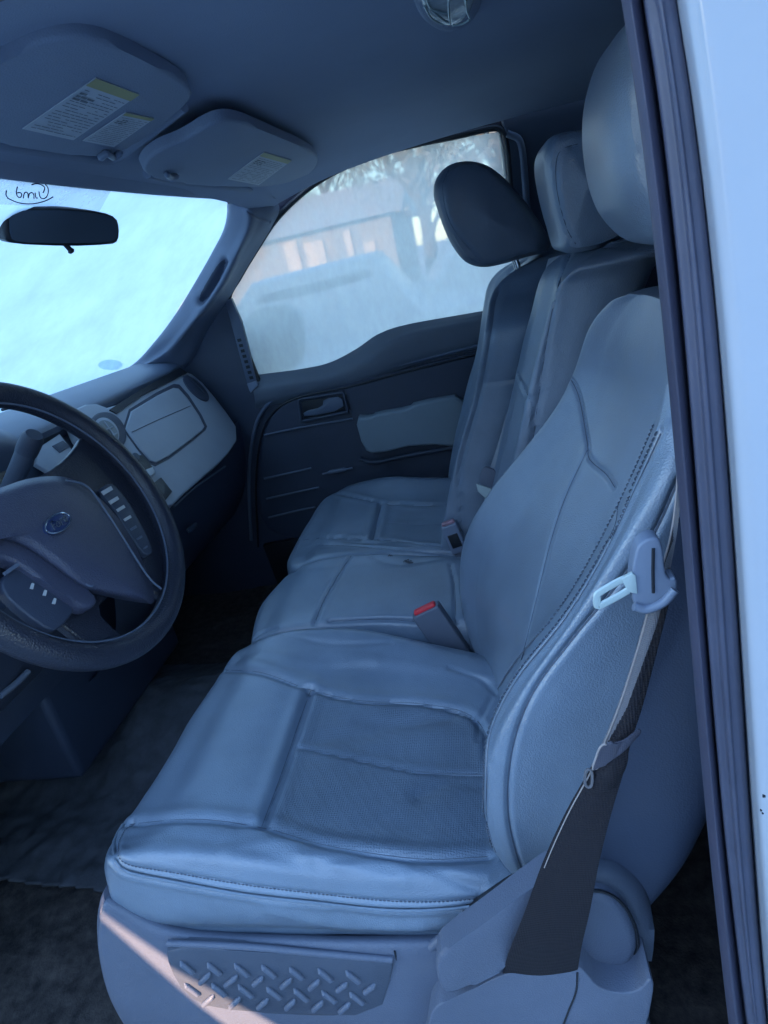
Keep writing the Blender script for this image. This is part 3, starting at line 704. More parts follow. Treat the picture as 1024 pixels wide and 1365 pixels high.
for pts in [[(58, 600), (52, 625), (60, 652), (75, 655), (82, 640), (76, 625), (56, 630)], [(88, 655), (92, 630), (102, 625), (110, 630), (112, 655)], [(112, 655), (118, 632), (132, 628), (140, 640), (140, 658)],
            [(146, 630), (150, 655), (158, 655)], [(165, 625), (170, 655), (188, 662), (205, 650), (212, 620), (206, 596), (196, 590)], [(128, 590), (150, 584), (180, 592), (195, 606), (185, 630)],
            [(4, 618), (2, 640), (12, 655)], [(10, 655), (60, 678), (130, 685), (200, 670), (235, 650)]]:
    l = SW.cast([OO(*p) for p in pts], 16)
    if len(l) > 3: ink.tube([a+np.array([.007, 0, -.007]) for a, n in l], .0009, 6)
if ink.n: ink.build('handwriting', INKD, WS)
l = SW.cast([(145+17*math.cos(t), 485+7*math.sin(t)) for t in np.linspace(0, 2*math.pi, 14)], 40)
l2 = SW.cast([(230, 262), (250, 270), (253, 276), (220, 282), (160, 280)], 40)
OV = frost_mat('worn_sticker', (.70, .84, .86), .1, 30) if 1 else pr('worn_sticker', (.45, .58, .60), .6, var=.1)
if len(l) > 10: MB().add([a+np.array([.004, 0, -.004]) for a, n in l], [tuple(range(len(l)))]).build('sticker', OV, WS)
# black band round the glass
edge = SW.cast([(-40, 217), (60, 229), (150, 241), (240, 251), (290, 259), (305, 268), (304, 290), (288, 330), (262, 375), (235, 418), (208, 455), (178, 485), (150, 500), (60, 528), (0, 545)], 120)
if len(edge) > 10: MB().tube([a+np.array([.004, 0, -.004]) for a, n in edge], .004, 8).build('black_border', PLB, WS)

# header roll between windshield and headliner
hd_ = [[np.array(ws_pt(y, 0))+np.array([.0+dx, 0, dz]) for y in np.linspace(.02, 1.56, 12)] for dx, dz in ((-.01, .0), (.004, -.008), (.022, .0), (.05, .022))]
HR = Surf(hd_, nv=90, per=8, closed=False)
hh = HR.build('windshield_header', HEAD); tag(hh, 'grey header trim strip along the top edge of the frosted windshield', 'trim')

AP = empty('pillar_trim', P(270, 400, Y=1.5), 'grey trim of the far windshield pillar with its slim grab handle recess', 'pillar')
inner = PY([(293, 255, 1.50), (306, 268, 1.50), (303, 300, 1.50), (286, 335, 1.50), (262, 377, 1.50), (236, 419, 1.50), (208, 456, 1.50), (178, 487, 1.52), (140, 506, 1.52)])
mid = PY([(312, 262, 1.49), (330, 278, 1.49), (333, 300, 1.485), (318, 335, 1.47), (296, 378, 1.47), (272, 412, 1.47), (250, 440, 1.48), (225, 468, 1.49), (190, 490, 1.49)])
out = PY([(345, 255, 1.545), (364, 276, 1.55), (356, 300, 1.55), (338, 330, 1.55), (315, 368, 1.55), (299, 396, 1.55), (270, 440, 1.55), (250, 480, 1.55), (230, 500, 1.55)])
S = Surf([off(inner, -.02, .03), inner, mixr(inner, mid, .6), mid, mixr(mid, out, .5), out, off(out, .01, .03)], nv=260, per=34, closed=False)
l = S.cast([(300, 350), (290, 370), (275, 395), (268, 402)], 30); S.groove(l, .018, .010, .2)
l = S.cast([(305, 265), (325, 277), (340, 288), (360, 296)], 30); S.groove(l, .003, .003, .2)
for p in (S,): 
    q = project(S.V); slotp = [tuple(a) for a in chaikin([np.array(z, float) for z in [(302, 344), (297, 366), (279, 396), (268, 404), (265, 396), (278, 372), (292, 350)]], 1)]
    S.mats = [1 if in_poly(q[list(f)].mean(0), slotp) else 0 for f in S.F]
APM = pr('pillar_grey_plastic', (.15, .175, .24), .48, bump=('grain', 560, .3), var=.06)
S.build('trim', [APM, PLD], AP)

# ------------------------------------------------------------------ far door
DR = empty('passenger_door', (.2, 1.6, .0), 'closed far door with frost hazed window, light grey armrest and dark trim panel', 'car door')
win = [(665, 176), (672, 200), (676, 250), (682, 330), (690, 412), (640, 420), (540, 436), (505, 449), (478, 470), (445, 487), (400, 498), (345, 508), (330, 470), (316, 430), (306, 398), (320, 370), (343, 332), (370, 292), (410, 254), (450, 229), (500, 209), (560, 194), (610, 184)]
gp = [P(x, y, Y=1.605) for x, y in win]
GG = MB().slab(gp, (0, -1, 0), .004, 0).build('window_glass', FROST2, DR, smooth=False)
sealp = [(345, 508), (330, 470), (316, 430), (305, 398), (320, 368), (343, 330), (370, 290), (410, 252), (450, 227), (500, 206), (560, 191), (610, 181), (650, 172), (666, 172), (676, 190), (682, 250), (688, 330)]
MB().tube(cr(PL(sealp, Y=1.592), 120), .0085, 10).build('window_seal', PLB, DR)
sc_ = np.array([500., 345.]); fp = [tuple(sc_+(np.array(p, float)-sc_)*np.array([1.045, 1.06])) for p in sealp]
MB().tube(cr(PL(fp, Y=1.625), 100), .020, 10).build('window_frame', RUBD, DR)
# frame behind the window towards the rear: pillar, dark
fr_ = [(664, 140), (700, 120), (800, 100), (900, 85), (960, 400), (960, 620), (690, 470), (690, 412), (684, 330), (680, 250), (678, 200)]
RP = MB().slab(PL([(x, y) for x, y in fr_], Y=1.585), (0, -1, 0), .03, .006, 3).build('rear_pillar', PLD2)
RP.name = 'door_pillar'; tag(RP, 'dark grey pillar trim behind the far door window, beyond the headrests', 'pillar')
MB().tube(cr(PL([(676, 178), (694, 190), (700, 240), (704, 300), (708, 380)], Y=1.575), 40), .009, 12).build('seal_trim', DTOP, RP)
# sill ledge: light strip following the window's lower edge
S = Surf([PY([(338, 500, 1.602), (400, 492, 1.602), (440, 483, 1.602), (475, 465, 1.602), (505, 445, 1.602), (545, 432, 1.602), (640, 415, 1.602), (720, 400, 1.602)]),
          PY([(338, 510, 1.585), (400, 500, 1.585), (443, 491, 1.585), (480, 472, 1.585), (510, 453, 1.585), (550, 439, 1.585), (640, 422, 1.585), (720, 407, 1.585)]),
          PY([(338, 520, 1.570), (400, 510, 1.570), (450, 500, 1.570), (490, 482, 1.570), (518, 463, 1.570), (555, 448, 1.570), (640, 432, 1.572), (720, 417, 1.572)]),
          PY([(340, 535, 1.572), (400, 523, 1.572), (455, 511, 1.572), (495, 499, 1.572), (525, 485, 1.572), (560, 473, 1.572), (640, 453, 1.575), (720, 437, 1.575)]),
          PY([(340, 545, 1.585), (400, 532, 1.585), (455, 520, 1.585), (495, 508, 1.585), (525, 496, 1.585), (560, 484, 1.585), (640, 464, 1.587), (720, 448, 1.587)])], nv=90, per=8, closed=False)
S.build('window_sill', pr('sill_grey_plastic', (.11, .13, .165), .45, bump=('grain', 560, .3), var=.08), DR)
# main panel
mp_ = [(245, 440), (262, 412), (300, 395), (345, 512), (400, 520), (455, 508), (560, 470), (720, 430), (800, 600), (700, 900), (150, 1050), (180, 700), (215, 500)]
MB().slab(PL([(x, y) for x, y in mp_], Y=1.592), (0, -1, 0), .03, .004).build('door_panel', PLD, DR)
ins = chaikin([np.array(p, float) for p in [(348, 720), (345, 640), (350, 575), (372, 538), (420, 522), (500, 502), (640, 468), (720, 450), (720, 700), (500, 720)]], 2)
MB().slab(PL([tuple(p) for p in ins], Y=1.575), (0, -1, 0), .02, .006, 3).build('inset_panel', PLD, DR)
gr = [(335, 720), (332, 640), (338, 580), (352, 545), (385, 522), (455, 507), (520, 490), (640, 460), (720, 441)]
MB().tube(cr(PL(gr, Y=1.582), 70), .006, 10).build('panel_moulding', DTOP, DR)
gr = [(x+9, y+9) for x, y in gr]
MB().tube(cr(PL(gr, Y=1.576), 70), .004, 8).build('panel_groove', PLB, DR)
# armrest
arm = chaikin([np.array(p, float) for p in [(472, 556), (494, 557), (500, 552), (545, 545), (552, 538), (625, 526), (640, 600), (560, 592), (500, 607), (484, 600)]], 1)
MB().slab(PL([tuple(p) for p in arm], Y=1.54), (0, -1, 0), .045, .010, 4).build('armrest', pr('armrest_vinyl', (.22, .265, .305), .5, bump=('grain', 560, .3), var=.06), DR)
MB().tube(cr(PL([(480, 612), (500, 616), (545, 607), (640, 590)], Y=1.56), 30), .007, 10).build('armrest_rail', PLD2, DR)
# pull handle with bezel
hb = [(398, 533), (458, 523), (464, 549), (402, 562)]
bz = MB(); c4 = [P(x, y, Y=1.566) for x, y in hb]
bz.tube(cr([c4[a]*(1-t)+c4[(a+1) % 4]*t for a in range(4) for t in (.06, .35, .65, .94)], 60, True), .0045, 10, closed=True); hz = bz.build('handle_bezel', PLD2, DR)
MB().slab([P(x, y, Y=1.572) for x, y in [(402, 536), (455, 527), (460, 547), (405, 558)]], (0, -1, 0), .01, .001).build('handle_cup', PLB, DR)
MB().slab([P(x, y, Y=1.560) for x, y in chaikin([np.array(p, float) for p in [(404, 549), (430, 543), (431, 532), (456, 528), (459, 546), (406, 557)]], 1)], (0, -1, 0), .008, .003).build('pull_handle', DTOP, DR)
# panel lines, pocket ribs
rb = MB()
for pts in [[(352, 580), (400, 570), (470, 558)], [(352, 638), (380, 632), (415, 624)], [(355, 665), (400, 655), (425, 650)], [(358, 690), (400, 680), (420, 676)]]: rb.tube(cr(PL(pts, Y=1.572), 20), .0035, 8)
rb.build('pocket_rib', DTOP, DR)
MB().tube(cr(PL([(430, 632), (448, 628), (470, 624)], Y=1.565), 12), [.004]*3+[.008]*6+[.004]*3, 10).build('pocket_latch', DTOP, DR)
MB().slab(PL([(350, 728), (480, 700), (500, 760), (370, 780)], Y=1.565), (0, -1, 0), .02, .006).build('speaker_grille', PLB, DR)
# demister strip beside the window with its row of teeth
st_ = MB().slab(PL([(300, 402), (308, 398), (322, 430), (343, 512), (332, 522)], Y=1.580), (0, -1, 0), .015, .003).build('vent_strip', DTOP, DR)
tt = MB()
for i in range(8):
    t = i/7; x = 316+(332-316)*t; y = 452+(502-452)*t; tt.add(*(lambda m: (np.vstack(m.V), m.F))(MB().slab(PL([(x, y), (x+5, y-1), (x+6.2, y+3), (x+1.2, y+4)], Y=1.579), (0, -1, 0), .004, 0)))
tt.build('vent_slot', PLB, st_)
MB().slab(PL([(329, 512), (341, 508), (344, 514), (334, 524)], Y=1.565), (0, -1, 0), .01, .002).build('strip_foot', BKL, st_)
# outside mirror of this door
mr = chaikin([np.array(p, float) for p in [(322, 415), (395, 402), (404, 470), (392, 495), (338, 506), (328, 470)]], 1)
mo = empty('door_mirror', P(360, 450, Y=1.78), 'dark outside mirror seen through the lower front corner of the hazed side window', 'wing mirror')
MB().slab(PL([tuple(p) for p in mr], Y=1.78), (0, -1, 0), .06, .015, 3).build('mirror_housing', pr('mirror_shell', (.10, .13, .13), .4), mo)
MB().box(P(345, 505, Y=1.72), (.05, .16, .03), bev=.006).build('mirror_arm', PLB, mo)

# ------------------------------------------------------------------ dashboard
DA = empty('dashboard', (-.4, .83, .6), 'grey two tone dashboard with silver trim panel beneath the frosted windshield', 'dashboard')
DN = np.array([.857, 0, .514]); DD = .104
def PD(pts, o=0.): return [P(x, y, n=DN, d=DD+o) for x, y in pts]
# top pad from the face edge to the glass
def dash_top(y): 
    c = ((y-.83)/.75)**2; return [(-.90+.24*c, y, .80), (-.74+.18*c, y, .845), (-.60+.1*c, y, .868), (-.48, y, .868-.0*c), (-.415+.005*c, y, .855), (-.385, y, .835), (-.392, y, .815)]
S = Surf([dash_top(y) for y in np.linspace(.0, 1.56, 12)], nv=70, per=6, closed=False); 
l = S.cast([(60, 528), (130, 506), (215, 488), (245, 487)], 50)
S.build('top_pad', DTOP, DA)
# dark recess between pad and trim
MB().add([(-.40, .0, .84), (-.40, 1.56, .84), (-.42, 1.56, .34), (-.42, .0, .34), (-.90, 0, .33), (-.90, 1.56, .33)], [(0, 1, 2, 3), (3, 2, 5, 4)]).build('core', PLD, DA, smooth=False)
# silver face panel (traced on the sloping face)
face = chaikin([np.array(p, float) for p in [(92, 548), (122, 535), (150, 545), (215, 508), (238, 492), (262, 500), (296, 540), (322, 578), (300, 612), (262, 642), (222, 682), (205, 660), (180, 640), (150, 610), (110, 590)]], 1)
MB().slab(PD([tuple(p) for p in face]), DN, .03, .006, 3).build('trim_panel', TRIM, DA)
MB().box((-.62, .83, .24), (.38, .52, .26), bev=.02).build('lower_console', PLD, DA)
# raised glove box door with shadow gap
gd = chaikin([np.array(p, float) for p in [(158, 558), (228, 516), (242, 518), (274, 566), (270, 575), (212, 618), (198, 612)]], 1)
gdo = [tuple(p) for p in gd]; cg = np.mean(gd, 0)
MB().slab(PD([tuple(cg+(p-cg)*np.array([1.07, 1.10])) for p in gd], .0008), DN, .003, 0).build('door_gap', PLD, DA)
MB().slab(PD([(146, 546), (180, 524), (214, 504), (240, 490), (250, 497), (228, 508), (190, 527), (156, 551)], .003), DN, .004, 0).build('upper_recess', PLB, DA)
GD = MB().slab(PD(gdo, .005), DN, .006, .003, 3).build('glove_box_door', pr('glove_lid', (.30, .325, .375), .4, bump=('noise', 900, .1), var=.06), DA)
MB().tube(PD([(176, 576), (210, 560), (254, 541)], .0055), .0009, 6).build('lid_line', PLD2, GD)
# round gauge / air vent
def pdisc(cx, cy, rx, ry, rot, o, th, bev=.002):
    c_, s_ = math.cos(rot), math.sin(rot)
    return [(cx+rx*math.cos(t)*c_-ry*math.sin(t)*s_, cy+rx*math.cos(t)*s_+ry*math.sin(t)*c_) for t in np.linspace(0, 2*math.pi, 36, endpoint=False)]
VA = MB().slab(PD(pdisc(145, 574, 28, 22, .9, 0, 0), .004), DN, .02, .004, 3).build('air_vent', PLD, DA)
MB().slab(PD(pdisc(143, 574, 20, 14, .9, 0, 0), .0055), DN, .004, .002).build('vent_ring', TRIM, VA)
MB().slab(PD(pdisc(144, 575, 17, 11, .9, 0, 0), .0062), DN, .002, 0).build('vent_face', pr('vent_grey', (.16, .18, .2), .4), VA)
vb = MB()
for a, b_ in [((133, 566), (147, 585)), ((139, 562), (153, 581)), ((133, 577), (150, 569)), ((140, 586), (157, 577))]: vb.tube(PD([a, b_], .0075), .0016, 6)
vb.build('vent_blade', TRIM, VA)
V2 = MB().slab(PD(pdisc(262, 517, 23, 8, .78, 0, 0), .004), DN, .006, .002).build('side_vent', PLD, DA)
for i in range(4): MB().tube(PD([(250+i*7, 500+i*8), (257+i*7, 506+i*8)], .006), .0015, 6).build('vent_blade', PLD2, V2)
# knobs and switch openings on the lower edge
MB().slab(PD([(176, 608), (190, 606), (206, 625), (196, 634), (184, 626)], .004), DN, .01, .001).build('switch_recess', PLB, DA)
MB().slab(PD([(196, 625), (204, 622), (208, 630), (200, 636)], .010), DN, .01, .002).build('switch', BTN, DA)
MB().slab(PD([(203, 645), (215, 636), (230, 655), (220, 668), (208, 664)], .004), DN, .01, .001).build('power_socket', PLB, DA)
MB().slab(PD(pdisc(182, 608, 6, 4, .8, 0, 0), .009), DN, .006, .002).build('knob', PLD2, DA)
# lower dash: dark glove box sweeping down
S = Surf([[(-.262, y, .628), (-.262, y, .60), (-.275, y, .50), (-.32, y, .38), (-.42, y, .28), (-.60, y, .22)] for y in (.70, .9, 1.2, 1.45, 1.56)], nv=40, per=8, closed=False)
LW = S.build('lower_glove_box', PLD, DA)
MB().tube(cr(PL([(232, 675), (260, 650), (300, 622)], n=(1, 0, .1), d=-.255+.06), 16), .003, 8).build('lid_edge', DTOP, LW)
MB().slab(PL([(250, 706), (262, 696), (266, 700), (254, 710)], X=-.26), (1, 0, 0), .005, .001).build('lock', PLD2, LW)
# driver side: cluster hood and the centre stack
S = Surf([[(-.41, y, .74), (-.40, y, .78), (-.37, y, .845+h), (-.40, y, .885+h), (-.46, y, .893+h), (-.60, y, .878)] for y, h in ((.0, 0), (.15, .01), (.35, .02), (.55, .01), (.68, 0), (.74, -.02))], nv=40, per=8, closed=False)
S.build('cluster_hood', DTOP, DA)
cl = MB().slab([(-.36, .10, .62), (-.36, .70, .62), (-.405, .70, .85), (-.405, .10, .85)], (1, 0, .2), .02, .004).build('instrument_cluster', PLB, DA)
MB().slab([(-.335, .58, .60), (-.335, .98, .60), (-.40, .98, .80), (-.40, .58, .80)], (1, 0, .4), .02, .006).build('centre_stack', PLD2, DA)
MB().slab(PL([(52, 596), (80, 578), (100, 604), (68, 630), (48, 618)], n=DN, d=.085), DN, .01, .003).build('stack_panel', TRIM, DA)
MB().slab(PL([(70, 594), (84, 587), (94, 595), (80, 603)], n=DN, d=.087), DN, .003, .001).build('switch', PLD2, DA)
lw = MB().surf(Surf([[(-.36, y, .63), (-.34, y, .55), (-.37, y, .44), (-.46, y, .36)] for y in (-.02, .2, .45, .7)], nv=24, per=6, closed=False)).build('knee_panel', PLD, DA)
MB().tube(cr([P(0, 928, X=-.36), P(20, 912, X=-.355), P(38, 895, X=-.35)], 12), .006, 8).build('knee_panel_edge', DTOP, lw)

# footwell side/firewall shapes
fw = MB().box((-1.12, .8, .45), (.04, 1.6, .9)).build('firewall', PLB); tag(fw, 'black firewall carpet deep in the footwell under the dash', 'firewall')
ped = empty('brake_pedal', (-.55, .42, .2), 'dark brake pedal hanging in the shaded driver footwell', 'pedal')
MB().box((-.56, .42, .17), (.02, .09, .06), bev=.005).build('pedal_pad', PLB, ped); MB().tube([(-.57, .42, .19), (-.72, .42, .45)], .008, 8).build('pedal_arm', PLB, ped)
# floor mat (rubber) over tunnel
mt = [P(x, y, Z=.13) for x, y in [(222, 878), (340, 880), (300, 1010), (240, 1120), (130, 1120), (60, 1080), (118, 1010)]]
MV = []; 
cm = [np.array(P(x, y, Z=.05)) for x, y in [(206, 876), (360, 880), (330, 1000), (230, 1180), (-60, 1150), (-60, 1030), (112, 1018), (122, 1000)]]
fm = MB().slab([(p[0], p[1], max(.015, floor_z(p[0], p[1])+.012)) for p in cm], (0, 0, 1), .008, 0)
lo = np.min(cm, 0); hi = np.max(cm, 0); g_ = 150; Vv = []; idx = {}; Ff = []
poly2 = [(p[0], p[1]) for p in cm]
for i in range(g_):
    for j in range(g_):
        x = lo[0]+(hi[0]-lo[0])*i/(g_-1); y = lo[1]+(hi[1]-lo[1])*j/(g_-1); idx[i, j] = len(Vv); Vv.append((x, y, floor_z(x, y)+.016))
for i in range(g_-1):
    for j in range(g_-1):
        c0 = np.mean([Vv[idx[i, j]][:2], Vv[idx[i+1, j+1]][:2]], 0)
        if in_poly(c0, poly2): Ff.append((idx[i, j], idx[i+1, j], idx[i+1, j+1], idx[i, j+1]))
fmo = mesh('floor_mat', Vv, Ff, MAT_); tag(fmo, 'worn grey floor mat over the hump between the footwells', 'floor mat')
md = fmo.modifiers.new('s', 'SOLIDIFY'); md.thickness = .006

# ------------------------------------------------------------------ steering wheel
a_ = math.radians(22.5); WN = np.array([math.cos(a_), 0, math.sin(a_)]); WU = np.array([0, 1., 0]); WW = np.array([-math.sin(a_), 0, math.cos(a_)])
WC = np.array([-.027, .336, .791]); WR = .215
ST = empty('steering_wheel', WC, 'black leather steering wheel with oval emblem pad at the left edge of the view', 'steering wheel')
ring = [WC+WU*math.cos(t)*(WR-.017)+WW*math.sin(t)*(WR-.017) for t in np.linspace(0, 2*math.pi, 140, endpoint=False)]
rim = MB().tube(ring, .0175, 20, closed=True, up=WN, flat=1.1).build('rim', WHL, ST)
MB().tube([WC+WN*.006+WU*math.cos(t)*(WR-.0345)+WW*math.sin(t)*(WR-.0345) for t in np.linspace(0, 2*math.pi, 160, endpoint=False)], .0016, 6, closed=True).build('rim_highlight', DTOP, rim)  # pale ring along the inner rim edge, a highlight put in as colour
def PW(pts, o=0.): return [P(x, y, n=WN, d=float(WN@WC)+o) for x, y in pts]
def wslab(pts, o, th, bev, it=2, seg=3): return MB().slab(PW([tuple(p) for p in (chaikin([np.array(q, float) for q in pts], it) if it else pts)], o), WN, th, bev, seg)
# spokes first, then the pad, both dished towards the driver
sp_ = wslab([(-120, 730), (-60, 695), (0, 664), (39, 643), (78, 620), (100, 598), (112, 578), (150, 580), (190, 640), (222, 700), (228, 780), (212, 800), (178, 748), (150, 790), (128, 812), (160, 845), (185, 862), (160, 880), (120, 862), (60, 815), (20, 790), (-40, 800), (-120, 820), (-200, 800), (-190, 740)], -.006, .012, .004, 1)
sp_.build('spoke', WHL, ST)
pad = Surf([[np.array(q) for q in PW([tuple(cc_+(np.array(p)-cc_)*s) for p in chaikin([np.array(q, float) for q in [(-90, 700), (-60, 672), (-5, 655), (45, 638), (95, 638), (135, 668), (172, 715), (206, 800), (180, 800), (130, 790), (112, 786), (60, 748), (30, 728), (-10, 715), (-60, 735)]], 1)]+[tuple(cc_+(np.array((-82, 693.))-cc_)*s)], o)]
            for cc_ in [np.array([60., 705.])] for s, o in ((1.04, .004), (1.0, .018), (.95, .028), (.85, .034), (.6, .040), (.3, .042), (.02, .043))], nv=120, per=6, closed=False)
pad.build('airbag_cover', WHP, ST)
wslab([(-40, 712), (0, 700), (30, 712), (62, 735), (118, 782), (135, 800), (118, 815), (80, 790), (40, 760), (5, 740), (-40, 745)], .024, .02, .006, 2).build('lower_bezel', WHP, ST)
bp_ = wslab([(2, 770), (30, 752), (62, 775), (104, 808), (84, 835), (68, 842), (30, 815), (5, 790)], .014, .012, .003, 1); BPN = bp_.build('button_panel', PLD, ST)
for x, y in ((43, 781), (60, 790), (72.5, 801)): wslab([(x-2.5, y+3), (x, y-4), (x+3, y-3), (x+1.5, y+4)], .0155, .002, 0, 0).build('button_mark', BTN, BPN)
wslab([(6, 762), (34, 742), (37, 746), (9, 766)], .022, .004, 0, 0).build('bezel_edge', DTOP, ST)
bpr = wslab([(134, 652), (146, 642), (160, 652), (180, 682), (196, 715), (205, 735), (196, 742), (180, 722), (160, 690)], .006, .010, .002, 1).build('button_strip', PLD2, ST)
for i, (x, y) in enumerate([(144, 653), (153, 666), (162, 677), (171, 690), (179, 703), (187, 716), (195, 729)]):
    k = 7.2-i*.75; wslab([(x-k, y+1), (x+k*.6, y-k*.75), (x+k, y-k*.1), (x-k*.5, y+k*.8)], .009, .004, .0006, 0).build('button', BTN if i < 4 else DTOP, bpr)
for s in (((88, 640), (118, 650), (150, 695), (195, 765), (215, 785)), ((0, 704), (30, 715), (70, 743), (117, 780), (125, 776))):
    MB().tube(cr(PW(s, .031 if s[0][0] else .032), 40), .0016, 6).build('pad_edge', DTOP, ST)
# hub/column behind
MB().tube([WC-WN*.01, WC-WN*.10, WC-WN*.30], [.045, .055, .055], 24).build('column_cover', PLD2, ST)
# emblem: oval, chrome ring and script
E0 = PW([(76, 698)], .0455)[0]
EO = lambda r, o: [E0+WN*o+WU*math.cos(t)*.0235*r+WW*math.sin(t)*.0105*r*1. for t in np.linspace(0, 2*math.pi, 40, endpoint=False)]
em = MB().slab(EO(1, .0015), WN, .006, .001).build('emblem', BLUE, ST)
MB().tube(EO(1.0, .0018), .0011, 6, closed=True).build('emblem_ring', CHR, em)
tc_ = bpy.data.curves.new('t', 'FONT'); tc_.body = 'Ford'; tc_.size = .0165; tc_.shear = .35; tc_.extrude = .0004; tc_.align_x = 'CENTER'; tc_.align_y = 'CENTER'
to = bpy.data.objects.new('t', tc_); COL.objects.link(to); bpy.context.view_layer.update()
tm = bpy.data.meshes.new_from_object(to.evaluated_get(bpy.context.evaluated_depsgraph_get())); bpy.data.objects.remove(to)
V = [E0+WN*(.0028+v.co.z)+WU*v.co.x+WW*v.co.y for v in tm.vertices]; mesh('emblem_script', V, [tuple(p.vertices) for p in tm.polygons], CHR, em, smooth=False)
# column shifter
SH = empty('gear_lever', P(15, 665, Y=.52), 'dark column gear lever standing up behind the steering wheel', 'gear lever')
pth = cr(PY([(-6, 700, .50), (8, 664, .51), (24, 628, .52), (38, 596, .53), (46, 579, .53)]), 24)
MB().tube(pth[:20], np.linspace(.0135, .0165, 20), 20).build('lever_shaft', PLD2, SH)
MB().tube(pth[18:], [.0172, .0180, .0180, .0178, .0172, .013], 20).build('lever_knob', PLD, SH)

# ------------------------------------------------------------------ rear-view mirror
RM = empty('rear_view_mirror', P(80, 270, Y=.83), 'dark rear view mirror hanging before the frosted windshield', 'mirror')
c0 = np.array(P(82, 302, X=-.16)); fx = CAM-c0; fx /= np.linalg.norm(fx)
nn = np.array([.86, -.40, -.30]); nn /= np.linalg.norm(nn)
mo_ = chaikin([np.array(p, float) for p in [(5, 278), (30, 275), (90, 276), (140, 283), (157, 290), (161, 303), (160, 322), (150, 327), (90, 328), (18, 326), (6, 318)]], 1)
pt = [P(*p, n=nn, d=nn@c0) for p in mo_]
MB().slab(pt, nn, .028, .007, 4).build('mirror_shell', PLB, RM)
cm_ = np.mean(pt, 0); MB().slab([cm_+(q_-cm_)*np.array([.93, .93, .84])+nn*.0012 for q_ in pt], nn, .002, 0).build('mirror_glass', GLM, RM)
MB().tube(cr([P(84, 322, n=nn, d=nn@c0-.01), P(92, 331, n=nn, d=nn@c0-.008), P(97, 337, n=nn, d=nn@c0-.005)], 8), [.006, .006, .005, .005, .005, .005, .007, .004], 10).build('dimming_tab', PLB, RM)
MB().tube([c0-nn*.02, c0+(c0-CAM)*.09+np.array([-.0, 0, .004])], .010, 10).build('mount_arm', PLB, RM)

# ------------------------------------------------------------------ sun visors
def visor(outline, near_edge, label, labels, clip, Zp):
    nv_ = np.array([.13, 0, -1.]); nv_ /= np.linalg.norm(nv_); d0 = nv_@np.array([.12, 0, Zp])
    t = empty('sun_visor', P(*np.mean(outline, 0), n=nv_, d=d0), label, 'sun visor', 'sun visors')
    ol = [tuple(p) for p in chaikin([np.array(p, float) for p in outline], 2)]
    MB().slab([P(*p, n=nv_, d=d0) for p in ol], nv_, .018, .006, 4).build('visor_board', VIS, t)
    MB().tube(cr([P(*p, n=nv_, d=d0-.012)-nv_*0 for p in near_edge], 30), .008, 10).build('edge_roll', VIS, t)
    for quad, y_ in labels:
        q0 = [P(*p, n=nv_, d=d0+.0012) for p in quad]
        lb = MB().slab(q0, nv_, .0008, 0).build('warning_label', LBL, t, smooth=False)
        Q = lambda u, v, o: (q0[0]*(1-u)*(1-v)+q0[1]*u*(1-v)+q0[2]*u*v+q0[3]*(1-u)*v)+nv_*o
        MB().add([Q(0, 0, .0006), Q(1, 0, .0006), Q(1, y_, .0006), Q(0, y_, .0006)], [(0, 1, 2, 3)]).build('yellow_band', LBLY, lb, smooth=False)
        ln = MB()
        r = random.Random(len(quad)+int(quad[0][0]))
        nl = 16
        for i in range(nl):
            v = y_+.05+(.92-y_)*i/nl
            u = .06
            while u < .9:
                w_ = r.uniform(.05, .16); h = .011
                if i in (1, 2, 3) and u < .3: h = .03
                u2 = min(.94, u+w_)
                if r.random() < .86: ln.add([Q(u, v, .0008), Q(u2, v, .0008), Q(u2, v+h, .0008), Q(u, v+h, .0008)], [(0, 1, 2, 3)])
                u = u2+.02
        ln.build('printed_lines', INK, lb, smooth=False)
    MB().tube(cr([P(*p, n=nv_, d=d0+.006) for p in clip], 14), [.002]+[.0055]*12+[.003], 10).build('pivot_clip', BKL, t)
    return t
visor([(-100, 160), (-60, 118), (0, 85), (70, 52), (125, 50), (180, 75), (262, 118), (250, 142), (205, 175), (150, 214), (60, 202), (-60, 182)], [(-60, 184), (20, 196), (90, 206), (148, 213), (180, 192), (215, 166), (245, 142)],
      'large near sun visor folded up, carrying two warning labels with a yellow band', [([(128, 104), (186, 126), (98, 187), (30, 172)], .13), ([(168, 150), (206, 158), (152, 196), (110, 188)], .08)], [(132, 212), (142, 205), (152, 209), (162, 203)], 1.270)
visor([(190, 232), (194, 216), (215, 200), (248, 188), (285, 164), (315, 160), (360, 178), (425, 205), (424, 222), (404, 240), (345, 252), (250, 246), (215, 240)], [(196, 232), (230, 240), (290, 248), (345, 252), (385, 244), (410, 230)],
      'smaller far sun visor folded up above the frosted side window, carrying one label', [([(352, 203), (389, 214), (345, 247), (303, 239)], .12)], [(222, 232), (228, 236), (238, 235)], 1.255)

